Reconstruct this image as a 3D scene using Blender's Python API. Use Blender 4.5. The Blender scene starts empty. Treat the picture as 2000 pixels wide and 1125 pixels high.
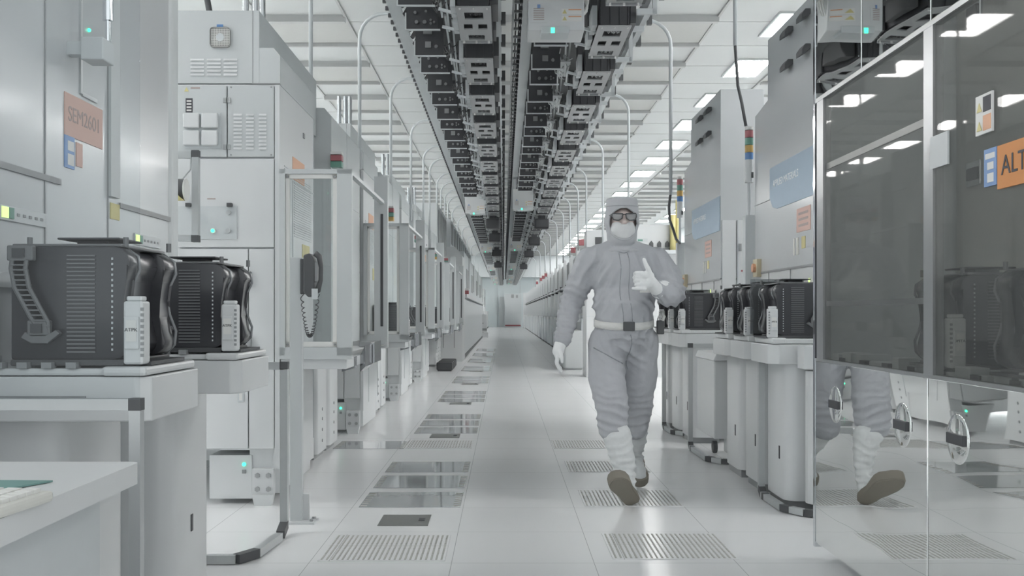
import bpy, bmesh, math, random
from mathutils import Vector, Matrix, noise
S = bpy.context.scene
COL = S.collection
R = math.radians
random.seed(7)
F = 1960.0                      # focal length in pixels of the 2000x1125 frame
EYE = 1.05                      # eye height

# ---------------------------------------------------------------- camera
cam_d = bpy.data.cameras.new('camera'); cam = bpy.data.objects.new('camera', cam_d); COL.objects.link(cam)
cam_d.sensor_width = 36; cam_d.lens = F * 36 / 2000; cam_d.clip_start = .05; cam_d.clip_end = 300
cam_d.shift_x = .008; cam_d.shift_y = .02475
cam.location = (0, 0, EYE); cam.rotation_euler = (R(90), 0, 0)
S.camera = cam
# ---------------------------------------------------------------- world, exposure
w = bpy.data.worlds.new('world'); S.world = w; w.use_nodes = True
w.node_tree.nodes['Background'].inputs[0].default_value = (.95, .985, 1, 1)
w.node_tree.nodes['Background'].inputs[1].default_value = 1.18
S.view_settings.view_transform = 'Standard'; S.view_settings.look = 'None'
S.view_settings.gamma = 1; S.view_settings.use_curve_mapping = False
S.view_settings.exposure = 0.2
LAMP = 29.0
CEIL = 5.35
S.cycles.max_bounces = 14; S.cycles.diffuse_bounces = 8; S.cycles.glossy_bounces = 6; S.cycles.transparent_max_bounces = 20

# ---------------------------------------------------------------- materials
def mat(name, col, rough=.5, metal=0, emit=0, spec=.5, alpha=1, bump=0, bscale=20, vary=0, coat=0):
    m = bpy.data.materials.new(name); m.use_nodes = True
    nt = m.node_tree; b = nt.nodes['Principled BSDF']
    b.inputs['Base Color'].default_value = (*col, 1)
    b.inputs['Roughness'].default_value = rough
    b.inputs['Metallic'].default_value = metal
    b.inputs['Specular IOR Level'].default_value = spec
    b.inputs['Coat Weight'].default_value = coat
    b.inputs['Coat Roughness'].default_value = .12
    if emit:
        b.inputs['Emission Color'].default_value = (*col, 1)
        b.inputs['Emission Strength'].default_value = emit
    if alpha < 1: b.inputs['Alpha'].default_value = alpha
    tc = nt.nodes.new('ShaderNodeTexCoord')
    nz = nt.nodes.new('ShaderNodeTexNoise'); nz.inputs['Scale'].default_value = bscale; nz.inputs['Detail'].default_value = 4
    nt.links.new(tc.outputs['Object'], nz.inputs['Vector'])
    v = vary if vary else .03
    mx = nt.nodes.new('ShaderNodeMixRGB'); mx.blend_type = 'MULTIPLY'; mx.inputs[0].default_value = 1
    mx.inputs[1].default_value = (*col, 1)
    mr = nt.nodes.new('ShaderNodeMapRange'); mr.inputs[3].default_value = 1 - v; mr.inputs[4].default_value = 1 + v
    nt.links.new(nz.outputs[0], mr.inputs[0]); nt.links.new(mr.outputs[0], mx.inputs[2])
    nt.links.new(mx.outputs[0], b.inputs['Base Color'])
    if bump:
        bp = nt.nodes.new('ShaderNodeBump'); bp.inputs['Strength'].default_value = bump; bp.inputs['Distance'].default_value = .02
        nt.links.new(nz.outputs[0], bp.inputs['Height']); nt.links.new(bp.outputs[0], b.inputs['Normal'])
    return m
def glassy(name, tint, fac_glossy=.12, haze=0, fm=.8):
    """thin clear sheet: tinted transparency with a fresnel reflection"""
    m = bpy.data.materials.new(name); m.use_nodes = True; nt = m.node_tree; nt.nodes.clear()
    out = nt.nodes.new('ShaderNodeOutputMaterial'); tr = nt.nodes.new('ShaderNodeBsdfTransparent'); gl = nt.nodes.new('ShaderNodeBsdfGlossy')
    tr.inputs[0].default_value = (*tint, 1); gl.inputs['Roughness'].default_value = .02
    lw = nt.nodes.new('ShaderNodeFresnel'); lw.inputs[0].default_value = 1.45
    mr = nt.nodes.new('ShaderNodeMath'); mr.operation = 'MULTIPLY_ADD'; mr.inputs[1].default_value = fm; mr.inputs[2].default_value = fac_glossy
    mx = nt.nodes.new('ShaderNodeMixShader')
    nt.links.new(lw.outputs[0], mr.inputs[0]); nt.links.new(mr.outputs[0], mx.inputs[0])
    nt.links.new(tr.outputs[0], mx.inputs[1]); nt.links.new(gl.outputs[0], mx.inputs[2])
    last = mx
    if haze:
        df = nt.nodes.new('ShaderNodeBsdfDiffuse'); df.inputs[0].default_value = (.6, .63, .64, 1)
        m2 = nt.nodes.new('ShaderNodeMixShader'); m2.inputs[0].default_value = haze
        nt.links.new(mx.outputs[0], m2.inputs[1]); nt.links.new(df.outputs[0], m2.inputs[2]); last = m2
    nt.links.new(last.outputs[0], out.inputs[0])
    return m
M = {}
M['white'] = mat('white_enamel', (.64, .655, .66), .38, coat=.15, bscale=3)
M['gloss'] = mat('gloss_white_panel', (.52, .54, .55), .24, coat=.35, bscale=2)
M['cool'] = mat('cool_white_panel', (.54, .565, .57), .45, bscale=3)
M['grey'] = mat('light_grey_panel', (.56, .59, .60), .45)
M['mid'] = mat('mid_grey', (.30, .31, .315), .5)
M['dark'] = mat('dark_grey', (.085, .088, .092), .5)  # dark tone lifted; the haze veil is painted into the colour
M['black'] = mat('charcoal_black', (.055, .057, .062), .42)  # black raised to charcoal to imitate the same veiling haze
M['foup'] = mat('charcoal_polycarbonate', (.045, .046, .052), .3, coat=.2)
M['foupclear'] = mat('smoked_edge', (.20, .21, .22), .15, coat=.6)
M['rib'] = mat('grey_rib_plastic', (.16, .165, .17), .4)
M['alu'] = mat('brushed_aluminium', (.52, .54, .545), .38, .55)
M['steel'] = mat('brushed_steel', (.42, .43, .435), .3, .8)
M['chrome'] = mat('polished_chrome', (.72, .74, .76), .08, 1)
M['label'] = mat('label_white', (.72, .72, .70), .6)
M['orange'] = mat('orange_label', (.68, .38, .24), .5)
M['orange2'] = mat('orange_sign', (.62, .26, .08), .5)
M['salmon'] = mat('salmon_label', (.62, .42, .36), .5)
M['blue'] = mat('blue_label', (.22, .34, .58), .5)
M['paleblue'] = mat('pale_blue_label', (.40, .50, .60), .5)
M['yellow'] = mat('yellow_plastic', (.62, .56, .26), .5)
M['red'] = mat('red_lens', (.38, .13, .14), .35)
M['green'] = mat('green_lens', (.14, .30, .24), .35)
M['amber'] = mat('amber_lens', (.58, .38, .12), .35)
M['bluelens'] = mat('blue_lens', (.12, .25, .50), .35)
M['led'] = mat('green_led', (.05, .9, .45), .4, emit=2.2)
M['ledyel'] = mat('yellow_green_led', (.75, .95, .35), .4, emit=.7)
M['screen'] = mat('screen_panel', (.42, .47, .55), .2)
M['ink'] = mat('ink', (.07, .07, .08), .6)
M['inkgrey'] = mat('faded_ink', (.40, .33, .31), .6)
M['inkwhite'] = mat('white_ink', (.92, .93, .94), .6)
M['teal'] = mat('teal_mat', (.17, .30, .28), .7)
M['keys'] = mat('off_white_plastic', (.62, .62, .58), .6)
M['cream'] = mat('cream_plastic', (.60, .58, .48), .4)
M['suit'] = mat('grey_suit_cloth', (.48, .49, .515), .9, bump=.6, bscale=8, spec=.15)
M['hood'] = mat('grey_hood_cloth', (.48, .49, .51), .9, bump=.2, bscale=14, spec=.15)
M['boot'] = mat('white_boot_cloth', (.72, .735, .735), .8, bump=.25, bscale=10, spec=.2)
M['sole'] = mat('taupe_rubber_sole', (.255, .235, .20), .75, spec=.2)
M['glove'] = mat('white_glove', (.82, .83, .83), .6, bump=.08, bscale=40)
M['skin'] = mat('skin', (.62, .52, .49), .6)
M['mask'] = mat('white_mask', (.70, .705, .71), .8, bump=.2, bscale=25)
M['belt'] = mat('white_webbing', (.70, .70, .68), .8, bump=.2, bscale=60)
M['hose'] = mat('steel_flex_hose', (.55, .57, .58), .25, .9)
M['glass'] = glassy('clear_sheet', (.93, .95, .95), .03)
M['haze'] = glassy('hazed_clear_sheet', (.93, .945, .95), .0, .006, .35)
M['smoke'] = glassy('smoked_sheet', (.74, .735, .72), .015, .07, .12)
M['tint'] = glassy('tinted_sheet', (.62, .64, .65), .05, .12)
M['ceil'] = mat('ceiling_panel', (.50, .515, .51), .6, bscale=1.5)
M['ceildark'] = mat('filter_grille', (.45, .455, .44), .7)
M['ceilbar'] = mat('ceiling_rail', (.40, .405, .40), .5)
M['wall'] = mat('back_wall', (.62, .67, .68), .5)
M['lamp'] = mat('lamp_tube', (1, .985, .975), .4, emit=LAMP)
M['lampdim'] = mat('lamp_diffuser', (1, .985, .975), .4, emit=LAMP*.62)
M['mesh'] = mat('fan_grille', (.33, .33, .32), .5)

def mirror_mat():
    m = bpy.data.materials.new('polished_stainless'); m.use_nodes = True; nt = m.node_tree; b = nt.nodes['Principled BSDF']
    b.inputs['Base Color'].default_value = (.84, .85, .84, 1); b.inputs['Metallic'].default_value = 1; b.inputs['Roughness'].default_value = .015
    tc = nt.nodes.new('ShaderNodeTexCoord'); nz = nt.nodes.new('ShaderNodeTexNoise'); nz.inputs['Scale'].default_value = 1.6; nz.inputs['Detail'].default_value = 1
    bp = nt.nodes.new('ShaderNodeBump'); bp.inputs['Strength'].default_value = .10; bp.inputs['Distance'].default_value = .05
    nt.links.new(tc.outputs['Object'], nz.inputs['Vector']); nt.links.new(nz.outputs[0], bp.inputs['Height']); nt.links.new(bp.outputs[0], b.inputs['Normal'])
    return m
M['mirror'] = mirror_mat()

def floor_mat():
    m = bpy.data.materials.new('floor_tiles'); m.use_nodes = True; nt = m.node_tree; b = nt.nodes['Principled BSDF']
    N = nt.nodes.new; L = nt.links.new
    tc = N('ShaderNodeTexCoord'); sp = N('ShaderNodeSeparateXYZ'); L(tc.outputs['Object'], sp.inputs[0])
    def seam(sock, off, pitch, wd):
        a = N('ShaderNodeMath'); a.operation = 'SUBTRACT'; L(sock, a.inputs[0]); a.inputs[1].default_value = off
        p = N('ShaderNodeMath'); p.operation = 'PINGPONG'; L(a.outputs[0], p.inputs[0]); p.inputs[1].default_value = pitch / 2
        l = N('ShaderNodeMath'); l.operation = 'LESS_THAN'; L(p.outputs[0], l.inputs[0]); l.inputs[1].default_value = wd
        return l.outputs[0]
    sx = seam(sp.outputs[0], -.82, .6, .0015); sy = seam(sp.outputs[1], 5.42, .6, .0015)
    mx = N('ShaderNodeMath'); mx.operation = 'MAXIMUM'; L(sx, mx.inputs[0]); L(sy, mx.inputs[1])
    nz = N('ShaderNodeTexNoise'); nz.inputs['Scale'].default_value = .8; L(tc.outputs['Object'], nz.inputs['Vector'])
    mr = N('ShaderNodeMapRange'); mr.inputs[3].default_value = .94; mr.inputs[4].default_value = 1.04; L(nz.outputs[0], mr.inputs[0])
    m1 = N('ShaderNodeMixRGB'); m1.blend_type = 'MULTIPLY'; m1.inputs[0].default_value = 1; m1.inputs[1].default_value = (.84, .845, .85, 1); L(mr.outputs[0], m1.inputs[2])
    m2 = N('ShaderNodeMixRGB'); L(m1.outputs[0], m2.inputs[1]); m2.inputs[2].default_value = (.46, .48, .48, 1); L(mx.outputs[0], m2.inputs[0])
    L(m2.outputs[0], b.inputs['Base Color']); b.inputs['Roughness'].default_value = .22; b.inputs['Specular IOR Level'].default_value = .55
    return m
M['floor'] = floor_mat()

# ---------------------------------------------------------------- mesh builder
class MB:
    def __init__(s): s.bm = bmesh.new()
    def _xf(s, vs, mt):
        if mt is not None: bmesh.ops.transform(s.bm, matrix=mt, verts=vs)
    def box(s, x0, x1, y0, y1, z0, z1, bev=0, mt=None, seg=2):
        b = bmesh.new(); bmesh.ops.create_cube(b, size=1)
        for v in b.verts: v.co = Vector(((x0+x1)/2 + v.co.x*(x1-x0), (y0+y1)/2 + v.co.y*(y1-y0), (z0+z1)/2 + v.co.z*(z1-z0)))
        if bev: bmesh.ops.bevel(b, geom=b.edges[:], offset=bev, segments=seg, affect='EDGES', profile=.5)
        s._join(b, mt); return s
    def vbox(s, x0, x1, y0, y1, z0, z1, r, seg=5, mt=None):
        """box with rounded vertical edges"""
        b = bmesh.new(); bmesh.ops.create_cube(b, size=1)
        for v in b.verts: v.co = Vector(((x0+x1)/2 + v.co.x*(x1-x0), (y0+y1)/2 + v.co.y*(y1-y0), (z0+z1)/2 + v.co.z*(z1-z0)))
        es = [e for e in b.edges if abs(e.verts[0].co.z - e.verts[1].co.z) > 1e-6]
        bmesh.ops.bevel(b, geom=es, offset=r, segments=seg, affect='EDGES', profile=.5)
        s._join(b, mt); return s
    def _join(s, b, mt=None):
        if mt is not None: bmesh.ops.transform(b, matrix=mt, verts=b.verts[:])
        bmesh.ops.recalc_face_normals(b, faces=b.faces[:])
        me = bpy.data.meshes.new('t'); b.to_mesh(me); b.free(); s.bm.from_mesh(me); bpy.data.meshes.remove(me)
    def prism(s, pts, axis, a0, a1, bev=0, mt=None):
        """pts 2D polygon; axis 'x': pts=(y,z); 'y': pts=(x,z); 'z': pts=(x,y)"""
        b = bmesh.new()
        def P(p, a): return {'x': (a, p[0], p[1]), 'y': (p[0], a, p[1]), 'z': (p[0], p[1], a)}[axis]
        v0 = [b.verts.new(P(p, a0)) for p in pts]; v1 = [b.verts.new(P(p, a1)) for p in pts]
        b.faces.new(v0); b.faces.new(v1[::-1])
        n = len(pts)
        for i in range(n): b.faces.new((v0[i], v1[i], v1[(i+1) % n], v0[(i+1) % n]))
        if bev: bmesh.ops.bevel(b, geom=b.edges[:], offset=bev, segments=2, affect='EDGES', profile=.5)
        s._join(b, mt); return s
    def cyl(s, p0, p1, r, r2=None, n=14):
        p0 = Vector(p0); p1 = Vector(p1); d = p1 - p0
        b = bmesh.new(); bmesh.ops.create_cone(b, cap_ends=True, segments=n, radius1=r, radius2=r if r2 is None else r2, depth=d.length)
        mt = Matrix.Translation((p0+p1)/2) @ d.to_track_quat('Z', 'Y').to_matrix().to_4x4()
        s._join(b, mt); return s
    def tube(s, pts, r, n=8, rr=None):
        pts = [Vector(p) for p in pts]; b = bmesh.new(); rings = []
        up = None
        for i, p in enumerate(pts):
            t = (pts[min(i+1, len(pts)-1)] - pts[max(i-1, 0)]).normalized()
            if up is None: up = Vector((0, 0, 1)) if abs(t.z) < .9 else Vector((1, 0, 0))
            a = t.cross(up)
            if a.length < 1e-4: a = t.cross(Vector((0, 1, .1)))
            a.normalize(); c = t.cross(a); up = -c if (-c).dot(up) > 0 else c
            ri = rr[i] if rr else r
            rings.append([b.verts.new(p + (a*math.cos(2*math.pi*k/n) + c*math.sin(2*math.pi*k/n))*ri) for k in range(n)])
        for q in range(len(rings)-1):
            for k in range(n): b.faces.new((rings[q][k], rings[q][(k+1) % n], rings[q+1][(k+1) % n], rings[q+1][k]))
        b.faces.new(rings[0][::-1]); b.faces.new(rings[-1])
        s._join(b); return s
    def bar(s, p0, p1, w_, h_):
        """rectangular bar; w_ across, h_ tall"""
        p0 = Vector(p0); p1 = Vector(p1); d = p1 - p0; b = bmesh.new(); bmesh.ops.create_cube(b, size=1)
        for v in b.verts: v.co = Vector((v.co.x*w_, v.co.y*h_, v.co.z*d.length))
        s._join(b, Matrix.Translation((p0+p1)/2) @ d.to_track_quat('Z', 'Y').to_matrix().to_4x4()); return s
    def ball(s, c, rx, ry=None, rz=None, n=14, mt=None):
        b = bmesh.new(); bmesh.ops.create_uvsphere(b, u_segments=n, v_segments=max(6, n//2+2), radius=1)
        ry = ry or rx; rz = rz or rx
        m_ = Matrix.Translation(c) @ (mt if mt is not None else Matrix()) @ Matrix.Diagonal((rx, ry, rz, 1))
        s._join(b, m_); return s
    def cone(s, p0, r0, p1, r1, n=14):
        """capsule with two radii"""
        p0 = Vector(p0); p1 = Vector(p1)
        s.ball(p0, r0, n=n); s.ball(p1, r1, n=n); s.cyl(p0, p1, r0, r1, n=n); return s
    def build(s, name, m, parent=None, loc=(0, 0, 0), smooth=False, auto=False):
        me = bpy.data.meshes.new(name); s.bm.to_mesh(me); s.bm.free()
        o = bpy.data.objects.new(name, me); COL.objects.link(o); o.location = loc
        me.materials.append(M[m] if isinstance(m, str) else m)
        if parent is not None: o.parent = parent
        if smooth:
            for p in me.polygons: p.use_smooth = True
            if auto: me.set_sharp_from_angle(angle=R(35))
        return o
def arcpts(cx, cz, r, a0, a1, n):
    return [(cx + r*math.cos(R(a0+(a1-a0)*i/n)), cz + r*math.sin(R(a0+(a1-a0)*i/n))) for i in range(n+1)]
def tag(o, label=None, cat=None, group=None, kind=None):
    if label: o['label'] = label
    if cat: o['category'] = cat
    if group: o['group'] = group
    if kind: o['kind'] = kind
    return o
def thing(name, label, cat, loc=(0, 0, 0), group=None):
    o = bpy.data.objects.new(name, None); COL.objects.link(o); o.location = loc; o.empty_display_size = .1
    return tag(o, label, cat, group)
def struct(mb, name, m):
    o = mb.build(name, m); o['kind'] = 'structure'; return o
def kids(o): return list(o.children)
def copy_tree(o, parent=None):
    c = o.copy(); COL.objects.link(c)
    if parent is not None: c.parent = parent
    for ch in KID.get(o.name, []): copy_tree(ch, c)
    return c
KID = {}
def index_kids(root):
    for o in bpy.data.objects: pass
    def rec(o):
        KID[o.name] = [c for c in bpy.data.objects if c.parent == o]
        for c in KID[o.name]: rec(c)
    rec(root)
def clone(root, loc, label=None, group=None):
    if root.name not in KID: index_kids(root)
    c = copy_tree(root); c.location = loc
    if label: c['label'] = label
    if group: c['group'] = group
    return c
ORD = ['nearest', 'second nearest', 'third nearest', 'fourth nearest', 'fifth nearest', 'sixth nearest', 'seventh nearest', 'eighth nearest', 'ninth nearest', 'tenth nearest']
def text(body, size, m, parent, loc, rot, name='lettering', sx=1, align='CENTER'):
    c = bpy.data.curves.new(name, 'FONT'); c.body = body; c.size = size; c.extrude = .0006; c.align_x = align; c.align_y = 'CENTER'
    t = bpy.data.objects.new(name, c); COL.objects.link(t)
    me = bpy.data.meshes.new_from_object(t.evaluated_get(bpy.context.evaluated_depsgraph_get()))
    bpy.data.objects.remove(t)
    o = bpy.data.objects.new(name, me); COL.objects.link(o); me.materials.clear(); me.materials.append(M[m])
    o.parent = parent; o.location = loc; o.rotation_euler = rot; o.scale = (sx, 1, 1)
    return o
FACECAM = (R(90), 0, 0)                 # reads from the camera side (faces -Y)
FACER = (R(90), 0, R(90))               # on a face turned to +X
FACEL = (R(90), 0, R(-90))              # on a face turned to -X
def tri_sign(parent, x, y, z, s, face='y'):
    """small yellow warning triangle"""
    mb = MB()
    if face == 'y': mb.prism([(x-s, z-s*.8), (x+s, z-s*.8), (x, z+s)], 'y', y-.0015, y)
    else: mb.prism([(y-s, z-s*.8), (y+s, z-s*.8), (y, z+s)], 'x', min(x, x+.0015*(1 if face == '+x' else -1)), max(x, x+.0015*(1 if face == '+x' else -1)))
    return mb.build('warning_triangle', 'yellow', parent)
# ================================================================= the room
struct(MB().box(-9, 9, -1, 76, -.2, 0), 'floor', 'floor')
cb = MB().box(-9, 9, -1, 76, CEIL, CEIL+.1)
struct(cb, 'ceiling', 'ceil')
struct(MB().box(-9.2, -9, -1, 76, 0, CEIL), 'wall_left', 'wall')
struct(MB().box(9, 9.2, -1, 76, 0, CEIL), 'wall_right', 'wall')
wb = MB().box(-9, 9, 76, 76.2, 0, CEIL)
struct(wb, 'wall_back', 'wall')
wf = MB().box(-9, 9, 74.6, 75.9, 3.75, CEIL)
struct(wf, 'trim_1', 'grey')
dr = MB()
dr.box(-.35, 1.0, 75.93, 76, 0, 2.3)
struct(dr, 'door_1', 'cool')
for k, x in enumerate((-1.6, -.5, 1.25, 2.3)):
    struct(MB().box(x-.02, x+.02, 75.94, 76, 0, 3.75), 'trim_%d' % (k+2), 'grey')
# ceiling grid: recessed filter strips with rails, per 2.64 m module
PIT = 2.64
pan = MB(); bars = MB(); seams = MB()
y = 14.5 - PIT*4
mods = []
while y < 74: mods.append(y); y += PIT
for y0 in mods:
    for (xa, xb) in ((-3.53, -2.29), (-1.1, 3.1), (4.75, 6.6), (-6.6, -5.2)):
        pan.box(xa, xb, y0+.05, y0+1.40, CEIL-.012, CEIL)
        bars.box(xa, xb, y0-.05, y0+.05, CEIL-.10, CEIL)
        bars.box(xa, xb, y0+1.41, y0+1.47, CEIL-.07, CEIL)
    for yy in (y0+.3, y0+1.62):
        for (xa, xb) in ((-5.2, -3.53), (-2.29, -1.1), (3.1, 4.75)):
            seams.box(xa, xb, yy-.008, yy+.008, CEIL-.005, CEIL)
for x in (-5.2, -3.53, -2.29, -1.1, 3.1, 4.75):
    seams.box(x-.018, x+.018, -1, 74.5, CEIL-.03, CEIL)
struct(pan, 'trim_10', 'ceildark'); struct(bars, 'trim_11', 'ceilbar'); struct(seams, 'trim_12', 'ceilbar')

# troffer lights
def make_light():
    t = thing('ceiling_light', 'x', 'ceiling light', (0, 0, 0))
    f = MB()
    for (a, b, c, d) in ((-.32, -.29, -.6, .6), (.29, .32, -.6, .6), (-.32, .32, -.62, -.59), (-.32, .32, .59, .62)):
        f.box(a, b, c, d, -.03, 0)
    f.build('frame', 'alu', t)
    MB().box(-.29, .29, -.59, .59, -.012, -.002).build('diffuser', 'lampdim', t)
    for x in (-.19, -.065, .065, .19):
        MB().box(x-.030, x+.030, -.58, .58, -.022, -.010).build('lamp_tube', 'lamp', t)
    return t
L0 = make_light()
n = 0
ys = [14.9 + PIT*(k-5) for k in range(28)]
first = True
for side, X in (('right', 4.25), ('left', -4.3), ('far right', 7.4), ('far left', -7.4)):
    for k, y in enumerate([v for v in ys if 1 < v < 74]):
        z = CEIL - .002
        vis = k - (4 if side == 'right' else 3)
        if side.startswith('far'): lab = 'ceiling light of the %s row, behind the machine tops' % side
        elif side == 'right':
            lab = ('right row ceiling light, %s of those seen in the picture' % ORD[vis]) if 0 <= vis < 8 else ('small far ceiling light of the right row beyond the machines' if vis >= 8 else 'right row ceiling light above the mirrored cabinet, overhead')
        else:
            lab = 'left row ceiling light above the tall louvred cabinet tops' if vis == 0 else 'left row ceiling light mostly hidden behind the white machines'
        g = 'recessed ceiling lights, %s row' % side
        if first: L0.location = (X, y, z); L0['label'] = lab; L0['group'] = g; first = False
        else: clone(L0, (X, y, z), lab, g)
# no light row is built above the overhead tracks
# ---------------------------------------------------------------- floor things
def make_grate(w_, l_, slots=24):
    t = MB().box(-w_/2, w_/2, -l_/2, l_/2, .0005, .003)
    return t
gr = thing('floor_grate', 'x', 'floor grate')
MB().box(-.27, .27, -.25, .25, .0005, .003).build('plate', 'floor', gr)
sl = MB()
for i in range(24):
    x = -.255 + .51*i/23
    for j in range(5): sl.box(x-.0042, x+.0042, -.235+.096*j, -.235+.096*j+.084, .003, .0042)
tag(sl.build('slots', mat('slot_shadow', (.40, .40, .375), .8), gr), None)
spots = [(-.52, 4.5, 'slotted floor grate in front of the dark plate, left of the aisle'),
         (.735, 4.53, 'slotted floor grate at the bottom right, in front of the walking person'),
         (.71, 5.70, 'slotted floor grate directly under the raised front foot'),
         (.70, 6.88, 'slotted floor grate beneath the rear foot of the person'),
         (.66, 8.05, 'slotted floor grate behind the person, left of the legs'),
         (-.52, 8.05, 'faint slotted floor grate between the two floor window groups')]
for i, (x, y, lab) in enumerate(spots):
    if i == 0: gr.location = (x, y, 0); tag(gr, lab, None, 'slotted floor grates')
    else: clone(gr, (x, y, 0), lab, 'slotted floor grates')
pl = thing('floor_plate', 'x', 'floor plate')
MB().box(-.125, .125, -.13, .13, .0005, .004, bev=.001).build('plate', mat('olive_grey_plate', (.24, .245, .235), .35, .4), pl)
MB().box(.07, .10, -.03, .03, .004, .007).build('latch', 'dark', pl)
pr = thing('floor_window', 'x', 'floor window')
MB().box(-.275, .275, -.23, .23, .0005, .0025).build('glass_pane', mat('mirror_like_floor_glass', (.50, .52, .53), .06, .45), pr)
fm = MB()
for k in range(7): fm.box(-.27+.012*k*0, -.235, -.2+.062*k, -.18+.062*k, .0026, .0032); fm.box(.235, .27, -.2+.062*k, -.18+.062*k, .0026, .0032)
fm.build('edge_ticks', mat('tick_tan', (.38, .37, .33), .6), pr)
gi = 0; pi_ = 0
for g, y0 in enumerate((5.655, 9.0, 12.1, 15.3, 18.55, 21.8, 25.0, 28.3)):
    for r_ in range(3):
        y = y0 + .6*r_ + (.0 if g else 0)
        lab = '%s of three glossy floor windows in the %s group along the left aisle edge' % (('front', 'middle', 'rear')[r_], ORD[g])
        if gi == 0: pr.location = (-.51, y, 0); tag(pr, lab, None, 'glass floor windows in threes')
        else: clone(pr, (-.51, y, 0), lab, 'glass floor windows in threes')
        gi += 1
    lab = 'small olive grey floor plate before the %s group of floor windows' % ORD[g]
    yy = y0 - (.57 if g == 0 else .42)
    if g == 0: pl.location = (-.50, yy, 0); tag(pl, lab, None, 'small dark floor plates')
    else: clone(pl, (-.50, yy, 0), lab, 'small dark floor plates')
clone(pr, (-1.05, 8.0, 0), 'single glossy floor window beside the left machine legs', 'glass floor windows in threes')

# ================================================================= overhead transport tracks
ZR = EYE + 2.45
def rail_set(name, label, xs, side):
    t = thing(name, label, 'overhead track', (0, 0, ZR))
    xl, xr = xs
    MB().box(xl-.05, xl+.05, 4.0, 72, -.02, .0).box(xl-.05, xl-.04, 4, 72, 0, .16).build('outer_rail', 'grey', t)
    MB().box(xr-.025, xr+.025, 4.0, 72, -.02, .0).box(xr-.01, xr+.01, 4, 72, 0, .16).build('inner_rail', 'grey', t)
    MB().box(xl+.08, xr-.05, 4.0, 72, .28, .30).build('cable_tray', 'dark', t)
    b = MB()
    y = 4.2
    while y < 60:
        b.box(xl-.075, xl-.05, y, y+.03, -.03, .0); y += .19
    tag(b.build('rail_bolts', 'black', t), kind='stuff')
    h = MB(); y = 5
    while y < 72:
        for x in (xl, xr): h.box(x-.012, x+.012, y, y+.024, .1, CEIL-ZR)
        y += 2.64
    tag(h.build('hanger_rods', 'grey', t), kind='stuff')
    g = MB(); y = 4.3
    while y < 72:
        g.bar((xl+.07, y, -.05), (xl+.15, y+.08, .12), .02, .03); y += .222
    tag(g.build('support_arms', 'black', t), kind='stuff')
    g = MB(); y = 4.3
    while y < 72:
        g.box(xr+.02, xr+.06, y, y+.05, -.05, .05); y += .67
    tag(g.build('cable_clips', 'dark', t), kind='stuff')
    return t
rail_set('overhead_track', 'long left overhead track hung from the ceiling above the aisle', (-.87, -.045), 'left')
rail_set('overhead_track', 'long right overhead track hung from the ceiling above the aisle', (.20, 1.17), 'right')
# ladder like cable rack between the tracks
t = thing('cable_ladder', 'narrow grey cable ladder between the two overhead tracks', 'cable ladder', (0, 0, ZR))
MB().box(.07, .085, 4, 72, .0, .07).box(.155, .17, 4, 72, .0, .07).build('side_rails', 'mid', t)
g = MB(); y = 4.2
while y < 72: g.box(.085, .155, y, y+.03, .01, .03); y += .25
tag(g.build('rungs', 'mid', t), kind='stuff')
c = MB()
for k, x in enumerate((.10, .125, .145)):
    c.tube([(x + .006*math.sin(i*1.7+k), 4 + i*1.2, .05 + .01*math.sin(i*2.3+k)) for i in range(57)], .007, 6)
tag(c.build('cables', 'black', t), kind='stuff')

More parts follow.
